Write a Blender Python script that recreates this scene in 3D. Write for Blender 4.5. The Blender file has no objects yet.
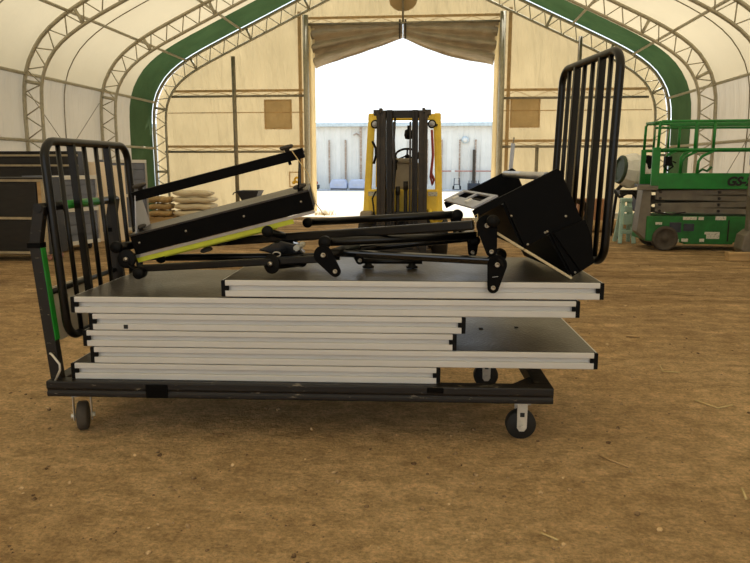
import bpy, bmesh, math, random
from mathutils import Vector, Matrix
random.seed(7)
S = bpy.context.scene
COL = S.collection
PI = math.pi

# ------------------------------------------------------------------ camera
F, PITCH, YAW, CAMH = 680.0, math.atan((281.5-166)/680.0), math.radians(5.2), 1.35
cam = bpy.data.cameras.new('camera'); cam.sensor_width = 36; cam.lens = F/750*36; cam.clip_end = 300
co = bpy.data.objects.new('camera', cam); COL.objects.link(co)
co.location = (0, 0, CAMH); co.rotation_euler = (PI/2-PITCH, 0, YAW)
S.camera = co

# ------------------------------------------------------------------ trolley axes (u along it, v away from the camera, z up)
CA = math.radians(2.5)
U = Vector((math.cos(CA), math.sin(CA), 0)); V = Vector((-math.sin(CA), math.cos(CA), 0)); Z = Vector((0, 0, 1))
D0 = 3.221
def C(u, v, z): return U*(u-.017) + V*(D0+v) + Z*z

# ------------------------------------------------------------------ mesh helpers
class MB:
    def __init__(s): s.bm = bmesh.new()
    def face(s, vs, smooth=False):
        try:
            f = s.bm.faces.new(vs); f.smooth = smooth; return f
        except ValueError: return None
    def box(s, o, a, b, c):                       # corner + three edge vectors
        o, a, b, c = Vector(o), Vector(a), Vector(b), Vector(c)
        if a.cross(b).dot(c) < 0: a, b = b, a
        v = [s.bm.verts.new(p) for p in (o, o+a, o+a+b, o+b, o+c, o+a+c, o+a+b+c, o+b+c)]
        for q in ((3,2,1,0),(4,5,6,7),(0,1,5,4),(1,2,6,5),(2,3,7,6),(3,0,4,7)): s.face([v[i] for i in q])
        return s
    def abox(s, x0, x1, y0, y1, z0, z1):
        return s.box((x0,y0,z0), (x1-x0,0,0), (0,y1-y0,0), (0,0,z1-z0))
    def cbox(s, u0, u1, v0, v1, z0, z1):          # box in trolley axes
        return s.box(C(u0,v0,z0), U*(u1-u0), V*(v1-v0), Z*(z1-z0))
    def bar(s, p, q, w, h, up=Z):                 # rectangular bar between two points
        p, q = Vector(p), Vector(q); d = (q-p).normalized()
        side = d.cross(Vector(up))
        if side.length < 1e-4: side = d.cross(Vector((0,1,0)))
        side.normalize(); n = side.cross(d).normalized()
        return s.box(p-side*w/2-n*h/2, q-p, side*w, n*h)
    def tube(s, pts, r, n=12, closed=False, caps=True):
        pts = [Vector(p) for p in pts]; m = len(pts); rings = []; prev = None
        rr = r if isinstance(r, (list, tuple)) else [r]*m
        for i, p in enumerate(pts):
            if closed: t = pts[(i+1) % m]-pts[i-1]
            else: t = pts[min(i+1, m-1)]-pts[max(i-1, 0)]
            t.normalize()
            if prev is None:
                a = t.cross(Z)
                if a.length < 1e-3: a = t.cross(Vector((1,0,0)))
            else:
                a = prev-t*prev.dot(t)
                if a.length < 1e-4: a = t.cross(Vector((1,0,.3)))
            a.normalize(); prev = a; b = t.cross(a)
            rings.append([s.bm.verts.new(p+(a*math.cos(2*PI*k/n)+b*math.sin(2*PI*k/n))*rr[i]) for k in range(n)])
        for i in range(m if closed else m-1):
            A, B = rings[i], rings[(i+1) % m]
            for k in range(n): s.face([A[k], A[(k+1) % n], B[(k+1) % n], B[k]], True)
        if caps and not closed:
            s.face(rings[0][::-1]); s.face(rings[-1])
        return s
    def cyl(s, p, q, r, n=20): return s.tube([p, q], r, n)
    def lathe(s, p, axis, prof, n=24, smooth=True):   # prof: (radius, height along axis)
        p, t = Vector(p), Vector(axis).normalized()
        a = t.cross(Z)
        if a.length < 1e-3: a = Vector((1,0,0))
        a.normalize(); b = t.cross(a); rings = []
        for r, h in prof:
            if r < 1e-6: rings.append([s.bm.verts.new(p+t*h)])
            else: rings.append([s.bm.verts.new(p+t*h+(a*math.cos(2*PI*k/n)+b*math.sin(2*PI*k/n))*r) for k in range(n)])
        for A, B in zip(rings, rings[1:]):
            for k in range(n):
                if len(A) == 1 and len(B) == 1: continue
                if len(A) == 1: s.face([A[0], B[(k+1) % n], B[k]], smooth)
                elif len(B) == 1: s.face([A[k], A[(k+1) % n], B[0]], smooth)
                else: s.face([A[k], A[(k+1) % n], B[(k+1) % n], B[k]], smooth)
        if len(rings[0]) > 1: s.face(rings[0][::-1])
        if len(rings[-1]) > 1: s.face(rings[-1])
        return s
    def prism(s, poly, ext):
        ext = Vector(ext); A = [s.bm.verts.new(Vector(p)) for p in poly]; B = [s.bm.verts.new(Vector(p)+ext) for p in poly]
        s.face(A[::-1]); s.face(B); n = len(A)
        for i in range(n): s.face([A[i], A[(i+1) % n], B[(i+1) % n], B[i]])
        return s
    def grid(s, fn, nu, nv, smooth=True):
        g = [[s.bm.verts.new(Vector(fn(i/nu, j/nv))) for j in range(nv+1)] for i in range(nu+1)]
        for i in range(nu):
            for j in range(nv): s.face([g[i][j], g[i+1][j], g[i+1][j+1], g[i][j+1]], smooth)
        return s
    def ball(s, c, rx, ry=None, rz=None, n=2, jit=0):
        m = Matrix.Translation(Vector(c)) @ Matrix.Diagonal((rx, ry or rx, rz or rx, 1))
        r = bmesh.ops.create_icosphere(s.bm, subdivisions=n, radius=1, matrix=m)
        for v in r['verts']:
            if jit: v.co += Vector([random.uniform(-jit, jit) for _ in range(3)])
            for f in v.link_faces: f.smooth = True
        return s
    def build(s, name, mat, parent=None, bevel=0, solid=0, flatfix=True):
        if flatfix: bmesh.ops.recalc_face_normals(s.bm, faces=s.bm.faces)
        me = bpy.data.meshes.new(name)
        o = bpy.data.objects.new(name, me); COL.objects.link(o)
        off = Vector((0,0,0))
        if parent is not None:
            o.parent = parent; off = base_of(parent)
        if off.length > 0: bmesh.ops.translate(s.bm, verts=s.bm.verts, vec=-off)
        s.bm.to_mesh(me); s.bm.free(); me.materials.append(mat)
        if solid:
            m = o.modifiers.new('thickness', 'SOLIDIFY'); m.thickness = solid; m.offset = 0
        if bevel:
            m = o.modifiers.new('bevel', 'BEVEL'); m.width = bevel; m.segments = 2; m.limit_method = 'ANGLE'; m.angle_limit = math.radians(40)
        return o
def base_of(o):
    t = Vector((0,0,0))
    while o is not None: t = t+o.location; o = o.parent
    return t
def tag(o, label=None, cat=None, group=None, kind=None):
    if label: o['label'] = label
    if cat: o['category'] = cat
    if group: o['group'] = group
    if kind: o['kind'] = kind
    return o
def thing(name, loc, label, cat, group=None):
    o = bpy.data.objects.new(name, None); COL.objects.link(o); o.location = loc; o.empty_display_size = .1
    return tag(o, label, cat, group)
def struct(mb, name, mat, parent=None, **k):
    o = mb.build(name, mat, parent, **k)
    if parent is None: o['kind'] = 'structure'
    return o
def sempty(name, loc):
    o = bpy.data.objects.new(name, None); COL.objects.link(o); o.location = loc; o['kind'] = 'structure'; return o

# ------------------------------------------------------------------ materials
def lin(c):
    return tuple((x/12.92 if x <= .04045 else ((x+.055)/1.055)**2.4) for x in [v/255 for v in c])
def new_mat(name):
    m = bpy.data.materials.new(name); m.use_nodes = True; nt = m.node_tree
    return m, nt, nt.nodes, nt.links, nt.nodes['Principled BSDF']
def pmat(name, rgb, rough=.5, metal=0.0, var=.12, scale=8, bump=.0, bscale=60, rgb2=None, stretch=(1,1,1), spec=.5, thr=None):
    m, nt, N, L, b = new_mat(name)
    tc = N.new('ShaderNodeTexCoord'); mp = N.new('ShaderNodeMapping'); mp.inputs['Scale'].default_value = stretch
    L.new(tc.outputs['Object'], mp.inputs['Vector'])
    no = N.new('ShaderNodeTexNoise'); no.inputs['Scale'].default_value = scale; no.inputs['Detail'].default_value = 5; no.inputs['Roughness'].default_value = .6
    L.new(mp.outputs['Vector'], no.inputs['Vector'])
    rp = N.new('ShaderNodeValToRGB'); c = lin(rgb)
    c2 = lin(rgb2) if rgb2 else tuple(max(0, x*(1-var*1.6)) for x in c)
    c1 = c if rgb2 else tuple(min(1, x*(1+var)) for x in c)
    rp.color_ramp.elements[0].color = (*c2, 1); rp.color_ramp.elements[1].color = (*c1, 1)
    lo, hi = thr or (.3, .7)
    rp.color_ramp.elements[0].position = lo; rp.color_ramp.elements[1].position = hi
    L.new(no.outputs['Fac'], rp.inputs['Fac']); L.new(rp.outputs['Color'], b.inputs['Base Color'])
    b.inputs['Roughness'].default_value = rough; b.inputs['Metallic'].default_value = metal
    b.inputs['Specular IOR Level'].default_value = spec
    if bump:
        n2 = N.new('ShaderNodeTexNoise'); n2.inputs['Scale'].default_value = bscale; n2.inputs['Detail'].default_value = 4
        L.new(mp.outputs['Vector'], n2.inputs['Vector'])
        bp = N.new('ShaderNodeBump'); bp.inputs['Strength'].default_value = bump; bp.inputs['Distance'].default_value = .01
        L.new(n2.outputs['Fac'], bp.inputs['Height']); L.new(bp.outputs['Normal'], b.inputs['Normal'])
    return m
def fabric(name, diff, trans, mix, scale=.6, var=.08, wrinkle=.25, wscale=1.5, wrot=0.0, wstretch=(1,1,1)):
    m, nt, N, L, b = new_mat(name); N.remove(b)
    out = [n for n in N if n.type == 'OUTPUT_MATERIAL'][0]
    tc = N.new('ShaderNodeTexCoord')
    no = N.new('ShaderNodeTexNoise'); no.inputs['Scale'].default_value = scale; no.inputs['Detail'].default_value = 6
    L.new(tc.outputs['Object'], no.inputs['Vector'])
    mr = N.new('ShaderNodeMapRange'); mr.inputs['From Min'].default_value = .3; mr.inputs['From Max'].default_value = .7
    mr.inputs['To Min'].default_value = 1-var*1.5; mr.inputs['To Max'].default_value = 1+var
    L.new(no.outputs['Fac'], mr.inputs['Value'])
    mp = N.new('ShaderNodeMapping'); mp.inputs['Scale'].default_value = wstretch; mp.inputs['Rotation'].default_value = (0, wrot, 0)
    L.new(tc.outputs['Object'], mp.inputs['Vector'])
    n2 = N.new('ShaderNodeTexNoise'); n2.inputs['Scale'].default_value = wscale; n2.inputs['Detail'].default_value = 4
    L.new(mp.outputs['Vector'], n2.inputs['Vector'])
    bp = N.new('ShaderNodeBump'); bp.inputs['Strength'].default_value = wrinkle; bp.inputs['Distance'].default_value = .2
    L.new(n2.outputs['Fac'], bp.inputs['Height'])
    sh = []
    for typ, c in (('ShaderNodeBsdfDiffuse', diff), ('ShaderNodeBsdfTranslucent', trans)):
        mx = N.new('ShaderNodeMix'); mx.data_type = 'RGBA'; mx.blend_type = 'MULTIPLY'; mx.inputs['Factor'].default_value = 1
        mx.inputs['A'].default_value = (*lin(c), 1)
        L.new(mr.outputs['Result'], mx.inputs['B'])
        s_ = N.new(typ); L.new(mx.outputs['Result'], s_.inputs['Color']); L.new(bp.outputs['Normal'], s_.inputs['Normal']); sh.append(s_)
    ms = N.new('ShaderNodeMixShader'); ms.inputs['Fac'].default_value = mix
    L.new(sh[0].outputs[0], ms.inputs[1]); L.new(sh[1].outputs[0], ms.inputs[2]); L.new(ms.outputs[0], out.inputs['Surface'])
    return m
def dirt_mat():
    m, nt, N, L, b = new_mat('packed_dirt')
    tc = N.new('ShaderNodeTexCoord')
    def noise(scale, detail=6, st=(1,1,1), rough=.6):
        mp = N.new('ShaderNodeMapping'); mp.inputs['Scale'].default_value = st; L.new(tc.outputs['Object'], mp.inputs['Vector'])
        n = N.new('ShaderNodeTexNoise'); n.inputs['Scale'].default_value = scale; n.inputs['Detail'].default_value = detail; n.inputs['Roughness'].default_value = rough
        L.new(mp.outputs['Vector'], n.inputs['Vector']); return n
    def ramp(src, c0, c1, p0=.35, p1=.65):
        r = N.new('ShaderNodeValToRGB'); r.color_ramp.elements[0].position = p0; r.color_ramp.elements[1].position = p1
        r.color_ramp.elements[0].color = (*c0, 1); r.color_ramp.elements[1].color = (*c1, 1); L.new(src.outputs['Fac'], r.inputs['Fac']); return r
    def mix(a, c, t, f):
        x = N.new('ShaderNodeMix'); x.data_type = 'RGBA'; x.blend_type = t
        if isinstance(f, float): x.inputs['Factor'].default_value = f
        else: L.new(f, x.inputs['Factor'])
        L.new(a, x.inputs['A']); L.new(c, x.inputs['B']); return x.outputs['Result']
    base = ramp(noise(.7, 6), lin((214, 178, 128)), lin((244, 210, 160)), .3, .7)
    mid = ramp(noise(7, 10, (1, 1.3, 1), .75), (.66,.63,.59), (1.14,1.14,1.14), .36, .60)
    fine = ramp(noise(45, 8, rough=.8), (.60,.57,.54), (1.22,1.22,1.22), .38, .60)
    streak = ramp(noise(1.6, 8, (.45, 1.8, 1), .76), (.34,.31,.28), (1.0,1.0,1.0), .36, .66)
    # stronger rutting deeper in the tent
    sp = N.new('ShaderNodeSeparateXYZ'); L.new(tc.outputs['Object'], sp.inputs['Vector'])
    mr = N.new('ShaderNodeMapRange'); mr.inputs['From Min'].default_value = 3.6; mr.inputs['From Max'].default_value = 7.5
    mr.inputs['To Min'].default_value = .2; mr.inputs['To Max'].default_value = 1; L.new(sp.outputs['Y'], mr.inputs['Value'])
    c = mix(base.outputs['Color'], mid.outputs['Color'], 'MULTIPLY', 1.0)
    c = mix(c, fine.outputs['Color'], 'MULTIPLY', .8)
    c = mix(c, streak.outputs['Color'], 'MULTIPLY', mr.outputs['Result'])
    L.new(c, b.inputs['Base Color']); b.inputs['Roughness'].default_value = .95; b.inputs['Specular IOR Level'].default_value = .15
    h1 = noise(14, 8, (1,1.5,1), .7); h2 = noise(90, 4)
    ad = N.new('ShaderNodeMath'); ad.operation = 'MULTIPLY_ADD'; ad.inputs[1].default_value = .35
    L.new(h2.outputs['Fac'], ad.inputs[0]); L.new(h1.outputs['Fac'], ad.inputs[2])
    bp = N.new('ShaderNodeBump'); bp.inputs['Strength'].default_value = 1.0; bp.inputs['Distance'].default_value = .08
    L.new(ad.outputs[0], bp.inputs['Height']); L.new(bp.outputs['Normal'], b.inputs['Normal'])
    return m
def tread_mat(name, rgb, rough=.38):      # anti-slip phenolic board: fine raised mesh
    m, nt, N, L, b = new_mat(name)
    tc = N.new('ShaderNodeTexCoord')
    vo = N.new('ShaderNodeTexVoronoi'); vo.inputs['Scale'].default_value = 70; L.new(tc.outputs['Object'], vo.inputs['Vector'])
    no = N.new('ShaderNodeTexNoise'); no.inputs['Scale'].default_value = 3; no.inputs['Detail'].default_value = 8; no.inputs['Roughness'].default_value = .7
    L.new(tc.outputs['Object'], no.inputs['Vector'])
    rp = N.new('ShaderNodeValToRGB'); c = lin(rgb)
    rp.color_ramp.elements[0].position = .3; rp.color_ramp.elements[1].position = .72
    rp.color_ramp.elements[0].color = (*[x*.65 for x in c], 1); rp.color_ramp.elements[1].color = (*[min(1, x*1.5) for x in c], 1)
    L.new(no.outputs['Fac'], rp.inputs['Fac']); L.new(rp.outputs['Color'], b.inputs['Base Color'])
    rr = N.new('ShaderNodeMapRange'); rr.inputs['To Min'].default_value = rough-.1; rr.inputs['To Max'].default_value = rough+.2
    L.new(no.outputs['Fac'], rr.inputs['Value']); L.new(rr.outputs['Result'], b.inputs['Roughness'])
    bp = N.new('ShaderNodeBump'); bp.inputs['Strength'].default_value = .35; bp.inputs['Distance'].default_value = .004
    L.new(vo.outputs['Distance'], bp.inputs['Height']); L.new(bp.outputs['Normal'], b.inputs['Normal'])
    return m
M = {}
M['dirt'] = dirt_mat()
M['gravel'] = pmat('pale_gravel', (166,157,141), .95, 0, .12, 40, .4, 90)
M['roof'] = fabric('roof_fabric', (216,204,178), (183,168,138), .40, .5, .05, .12, 1.2)
M['wallf'] = fabric('side_wall_fabric', (224,215,200), (184,172,152), .34, .8, .05, .35, 2.0, 0, (1,2.5,.15))
M['gable'] = fabric('end_wall_fabric', (200,184,150), (174,155,118), .48, .7, .08, .9, 1.0, .7, (2.6,1,.5))
M['patch'] = fabric('patch_fabric', (208,188,150), (194,168,126), .5, 2, .08, .3, 4)
M['green_f'] = fabric('green_fabric', (84,100,74), (54,78,46), .25, 1.5, .1, .3, 2)
M['curtain'] = fabric('curtain_fabric', (198,186,164), (156,138,112), .35, 2.5, .12, .3, 7, 0, (1,1,2))
M['jamb'] = fabric('jamb_fabric', (238,226,196), (236,222,190), .5, 2, .05, .1, 4)
M['galv'] = pmat('galvanised_steel', (172,164,142), .5, .25, .12, 14)
M['galv_dark'] = pmat('weathered_galvanised_steel', (140,130,108), .5, .3, .15, 10)
M['strap_and_shade'] = pmat('tan_webbing_and_shade', (200,166,116), .8, 0, .12, 6)
M['alu'] = pmat('aluminium_extrusion', (208,206,202), .45, .2, .04, 3)
M['tread'] = tread_mat('dark_antislip_board', (44,38,32), .3)
M['blackcap'] = pmat('black_plastic', (10,9,8), .55, 0, .1, 20, spec=.15)
M['black'] = pmat('black_powder_coat', (8,7,6), .5, 0, .25, 12, spec=.07)
M['black_tube'] = pmat('black_painted_tube', (11,9,7), .3, 0, .3, 9, spec=.32)
M['black_worn'] = pmat('worn_black_paint', (24,20,16), .5, 0, .2, 30, .15, 40, (120,110,96), (.5,1,2.0), .4, (.31,.36))
M['black_gloss'] = pmat('glossy_black_tube', (12,12,13), .16, 0, .2, 9, spec=.6)
M['rubber'] = pmat('black_rubber', (26,24,22), .7, 0, .2, 20)
M['rubber_grey'] = pmat('dusty_rubber', (74,66,56), .8, 0, .2, 14)
M['zinc'] = pmat('zinc_plated_steel', (214,210,198), .4, .3, .1, 20)
M['boltsteel'] = pmat('bolt_steel', (170,162,148), .3, .85, .1, 30)
M['knob'] = pmat('dark_rubber_foot', (60,54,46), .7, 0, .15, 30)
M['green_paint'] = pmat('bright_green_paint', (30,142,44), .4, 0, .12, 10)
M['green_lift'] = pmat('green_machine_paint', (22,124,46), .42, 0, .15, 6, 0, 60)
M['green_dk'] = pmat('dull_green_machine_paint', (24,104,40), .5, 0, .25, 5)
M['lime'] = pmat('lime_strip', (196,202,50), .5, 0, .1, 10)
M['ply_edge'] = pmat('plywood_edge', (206,190,150), .6, 0, .15, 14, .1, 40, None, (1,1,8))
M['ply'] = pmat('plywood', (238,220,194), .65, 0, .1, 4, .1, 30, None, (1,1,.25))
M['grey_and_lit_black'] = pmat('grey_paint_and_lit_black', (186,188,196), .45, .1, .06, 8)
M['grey_dk'] = pmat('dark_grey_board', (108,114,130), .6, 0, .12, 5)
M['grey_slot'] = pmat('dull_aluminium_plank', (142,142,148), .35, .2, .08, 12)
M['silver'] = pmat('brushed_aluminium', (188,188,190), .28, .75, .06, 18)
M['yellow'] = pmat('yellow_machine_paint', (250,212,66), .42, 0, .1, 5)
M['mast'] = pmat('greasy_mast_steel', (58,50,40), .5, .3, .25, 9)
M['mast_dk'] = pmat('dark_mast_steel', (36,32,28), .5, .3, .25, 9)
M['cowl'] = pmat('beige_grey_plastic', (150,138,116), .6, 0, .1, 9)
M['scissor'] = pmat('grey_scissor_steel', (112,106,94), .5, .1, .15, 6)
M['sticker'] = pmat('off_white_sticker', (206,202,186), .6, 0, .22, 40, 0, 60, (90,90,80), (1,1,3), .5, (.34,.46))
M['ink'] = pmat('black_lettering', (14,16,14), .5)
M['redink'] = pmat('red_mark', (160,52,36), .5)
M['amber'] = pmat('yellow_plastic', (232,180,30), .5)
M['wood'] = pmat('rough_timber', (182,150,104), .8, 0, .2, 6, .3, 40, None, (.3,1,3))
M['bag'] = pmat('cement_sack_paper', (216,202,172), .8, 0, .12, 10, .3, 20, (128,116,98), (1,1,2), .5, (.26,.34))
M['net'] = pmat('tan_wrap_film', (178,150,104), .6, 0, .2, 12, .4, 16)
M['bluebag'] = pmat('light_blue_plastic', (132,176,196), .5, 0, .15, 14)
M['navy'] = pmat('dark_blue_grey_steel', (52,56,66), .5, .2, .15, 10)
M['aqua'] = pmat('pale_aqua_plastic', (168,198,186), .6, 0, .1, 10)
M['drum'] = pmat('off_white_drum_paint', (226,224,218), .6, 0, .1, 7)
M['cladding'] = pmat('white_cladding', (216,214,208), .55, 0, .04, 2)
M['trimblue'] = pmat('pale_blue_trim', (190,202,208), .5)
M['rust'] = pmat('rusty_post', (150,128,110), .8, 0, .2, 5, 0, 60, (200,190,180), (1,1,6), .5, (.35,.5))
M['redpipe'] = pmat('faded_red_pipe', (184,128,112), .6)
M['bluecover'] = pmat('pale_blue_cover', (172,180,204), .6, 0, .06, 4)
M['stackblack'] = pmat('black_stained_board', (24,21,17), .5, 0, .4, 5, .15, 20, None, (1,1,4))
M['creamedge'] = pmat('worn_cream_edge', (170,154,124), .6, 0, .15, 10)
M['straw'] = pmat('dry_straw', (208,184,130), .8)
M['palesheet'] = pmat('scuffed_pale_board', (222,212,192), .7, 0, .2, 14, 0, 60, (120,108,90), (1,1,1), .5, (.30,.38))
M['darkgreen'] = pmat('dark_green_tarp', (48,66,48), .6, 0, .25, 14, .4, 20)

# ------------------------------------------------------------------ world and sun
w = bpy.data.worlds.new('sky'); S.world = w; w.use_nodes = True
wn, wl = w.node_tree.nodes, w.node_tree.links
bg = wn['Background']; tcw = wn.new('ShaderNodeTexCoord'); sep = wn.new('ShaderNodeSeparateXYZ'); wr = wn.new('ShaderNodeValToRGB')
wl.new(tcw.outputs['Generated'], sep.inputs['Vector']); wl.new(sep.outputs['Z'], wr.inputs['Fac'])
wr.color_ramp.elements[0].color = (.95, .98, 1.0, 1); wr.color_ramp.elements[1].color = (.6, .8, 1.0, 1)
wr.color_ramp.elements[1].position = .6
wl.new(wr.outputs['Color'], bg.inputs['Color']); bg.inputs['Strength'].default_value = 1.35
sun = bpy.data.lights.new('sun', 'SUN'); sun.energy = 9.5; sun.angle = math.radians(.6); sun.color = (1, .96, .88)
so = bpy.data.objects.new('sun', sun); COL.objects.link(so)
so.rotation_euler = (math.radians(-28), math.radians(8), 0)      # from beyond the end wall, high

# ------------------------------------------------------------------ the ground
XC = -1.03
mb = MB()
ys = [-7, -3, 0, 1, 2, 3, 4, 5, 7, 9, 12, 15, 18.3]
mb.abox(-9.6, 7.5, -13, 18.1, -.3, 0)
floor = struct(mb, 'floor', M['dirt'])
mb = MB(); mb.abox(-40, 40, 18.1, 70, -.3, -.004); struct(mb, 'ground_outside', M['gravel'])
mb = MB(); mb.abox(-40, 40, -40, -13, -.3, -.006); struct(mb, 'ground_outside', M['gravel'])
mb = MB(); mb.abox(-40, -9.6, -13, 18.1, -.3, -.006); struct(mb, 'ground_outside', M['gravel'])
mb = MB(); mb.abox(7.5, 40, -13, 18.1, -.3, -.006); struct(mb, 'ground_outside', M['gravel'])

# ------------------------------------------------------------------ tent profile
PTS = [(7.46,0),(7.46,1.3),(7.46,2.55),(7.40,3.15),(7.22,3.6),(6.86,4.05),(6.2,4.5),(5.14,5.02),(4.0,5.55),(2.87,6.08),(1.4,6.75),(.5,7.1),(0,7.2)]
def catmull(pts, k=5):
    out = []
    for i in range(len(pts)-1):
        p0, p1, p2, p3 = [Vector(pts[max(0, min(len(pts)-1, j))]) for j in (i-1, i, i+1, i+2)]
        for a in range(k):
            t = a/k
            out.append(.5*((2*p1)+(p2-p0)*t+(2*p0-5*p1+4*p2-p3)*t*t+(3*p1-p0-3*p2+p3)*t**3))
    out.append(Vector(pts[-1])); return out
HALF = catmull([Vector((*p, 0)).xy for p in PTS])
def resample(pts, n):
    L_ = [0]
    for a, b in zip(pts, pts[1:]): L_.append(L_[-1]+(b-a).length)
    out = []
    for i in range(n+1):
        s = L_[-1]*i/n; j = 0
        while j < len(L_)-2 and L_[j+1] < s: j += 1
        t = (s-L_[j])/max(1e-6, L_[j+1]-L_[j]); out.append(pts[j].lerp(pts[j+1], t))
    return out
def full(off=0.0, n=44):
    h = resample(HALF, n); q = []
    for i, p in enumerate(h):
        t = (h[min(i+1, n)]-h[max(i-1, 0)]).normalized()
        nrm = Vector((t.y, -t.x))         # outward (towards larger r)
        q.append(p+nrm*off)
    q[-1].x = 0
    L_ = [(XC-p.x, p.y) for p in q]; R_ = [(XC+p.x, p.y) for p in q[:-1]]
    return L_ + R_[::-1]
def skin(prof, y0, y1):
    mb = MB(); a = [mb.bm.verts.new((x, y0, z)) for x, z in prof]; b = [mb.bm.verts.new((x, y1, z)) for x, z in prof]
    for i in range(len(prof)-1): mb.face([a[i], a[i+1], b[i+1], b[i]], True)
    return mb
OUT = full(.07); IN = full(-.37); CH = full(0)
CH2, IN2 = full(0, 50), full(-.37, 50)
n_low = [i for i, p in enumerate(OUT) if p[1] < 3.3]
li = max(i for i in n_low if i < 44); ri = min(i for i in n_low if i > 44)
Y0, Y1, YG = -9.6, 18.7, 20.2
struct(skin(OUT[li:ri+1], Y0, Y1), 'ceiling', M['roof'])
struct(skin(OUT[:li+1], Y0, Y1), 'wall_left', M['wallf'])
struct(skin(OUT[ri:], Y0, Y1), 'wall_right', M['wallf'])
struct(skin(full(.075), Y1, YG+.02), 'trim_1', M['green_f'])
# trusses: outer chord, inner chord, web bars
def truss(y):
    root = sempty('roof_truss', (XC, y, 0))
    MB().tube([(x, y, z) for x, z in CH], .042, 10).build('outer_chord', M['galv'], root)
    MB().tube([(x, y, z) for x, z in IN], .036, 10).build('inner_chord', M['galv'], root)
    wb = MB(); n = len(CH2)
    for k, i in enumerate(range(0, n-1)):
        a, b = (CH2[i], IN2[i+1]) if k % 2 == 0 else (IN2[i], CH2[i+1])
        wb.cyl((a[0], y, a[1]), (b[0], y, b[1]), .014, 6)
        if k % 8 == 5: wb.cyl((CH2[i][0], y, CH2[i][1]), (IN2[i][0], y, IN2[i][1]), .036, 8)
    wb.build('web_bars', M['galv'], root)
    if y > 20:
        pass
for y in (20.2, 16.95, 13.7, 10.4, 7.1, 3.8, 0.5, -2.8, -6.1, -9.4): truss(y)
# purlins along the tent
def at_height(prof, z, side):
    pts = [p for p in prof if (p[0] < XC) == (side < 0)]
    best = min(pts, key=lambda p: abs(p[1]-z)); return best
for z in (1.92, 3.3, 4.42, 5.28, 6.3):
    for sd in (-1, 1):
        x, zz = at_height(CH, z, sd)
        struct(MB().cyl((x, Y0+.2, zz), (x, 20.15, zz), .035, 8), 'purlin', M['galv'])
# seam cables half way between trusses
for y in (15.3, 12.05, 8.7):
    struct(MB().tube([(x, y, z) for x, z in full(.045)], .012, 6), 'seam_cable', M['galv_dark'])
for (a, b) in (((-8.5,16.9,.4),(-8.47,13.8,2.9)), ((-8.5,13.6,.4),(-8.47,16.85,2.9)), ((6.4,16.9,.4),(6.37,13.8,2.9)), ((6.4,10.5,.5),(6.37,13.6,2.9))):
    struct(MB().cyl(a, b, .008, 6), 'brace_cable', M['galv_dark'])

# ------------------------------------------------------------------ end wall
DL, DR, DT = -3.74, 1.66, 5.42
YW = 20.42
def wall_piece(x0, x1, zb):
    mb = MB(); n = 40; top = []
    def ztop(x):
        pr = full(.025)
        for (xa, za), (xb, zb_) in zip(pr, pr[1:]):
            if xa <= x <= xb and xb > xa: return za+(zb_-za)*(x-xa)/(xb-xa)
        return .1
    cols = [x0+(x1-x0)*i/n for i in range(n+1)]
    m = 14; g = []
    for x in cols:
        zt = max(zb+.05, ztop(x)); g.append([mb.bm.verts.new((x, YW, zb+(zt-zb)*j/m)) for j in range(m+1)])
    for i in range(n):
        for j in range(m): mb.face([g[i][j], g[i+1][j], g[i+1][j+1], g[i][j+1]], True)
    return mb
e = full(.025)
root = sempty('wall_end', (XC, YW, 0))
wall_piece(e[0][0]+.01, DL, .0).build('left_panel', M['gable'], root)
wall_piece(DR, e[-1][0]-.01, .0).build('right_panel', M['gable'], root)
wall_piece(DL, DR, DT).build('top_panel', M['gable'], root)
# fabric patches (closed window flaps)
def patch(x0, x1, z0, z1, name='window_flap'):
    r = sempty(name, ((x0+x1)/2, YW-.02, z0))
    MB().grid(lambda a, b: (x0+(x1-x0)*a, YW-.02-.008*math.sin(7*a+3*b), z0+(z1-z0)*b), 8, 8).build('flap', M['patch'], r)
    f = MB(); t = .045
    f.abox(x0, x1, YW-.045, YW-.03, z1-t, z1); f.abox(x0, x1, YW-.045, YW-.03, z0, z0+t)
    f.abox(x0, x0+t, YW-.045, YW-.03, z0+t, z1-t); f.abox(x1-t, x1, YW-.045, YW-.03, z0+t, z1-t)
    f.build('hem', M['strap_and_shade'], r)
patch(-5.16, -4.33, 2.43, 3.29, 'window_1'); patch(2.05, 2.9, 2.44, 3.3, 'window_2')
r = sempty('window_3', (-4.27, YW-.02, .72)); f = MB(); x0, x1, z0, z1, t = -4.45, -4.06, .72, 1.18, .03
f.abox(x0, x1, YW-.04, YW-.01, z1-t, z1); f.abox(x0, x1, YW-.04, YW-.01, z0, z0+t); f.abox(x0, x0+t, YW-.04, YW-.01, z0+t, z1-t); f.abox(x1-t, x1, YW-.04, YW-.01, z0+t, z1-t)
f.build('hem', M['strap_and_shade'], r)
o = thing('yellow_ring', (-4.2, YW-.1, .86), 'small yellow plastic ring hanging on the end wall left of the doorway', 'ring')
MB().tube([(-4.2+.07*math.cos(a*PI/8), YW-.07, .94+.07*math.sin(a*PI/8)) for a in range(16)], .03, 8, True).build('hoop', M['amber'], o)
MB().ball((-4.3, YW-.07, .86), .06, .03, .05, 2).build('tab', M['amber'], o)
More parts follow.
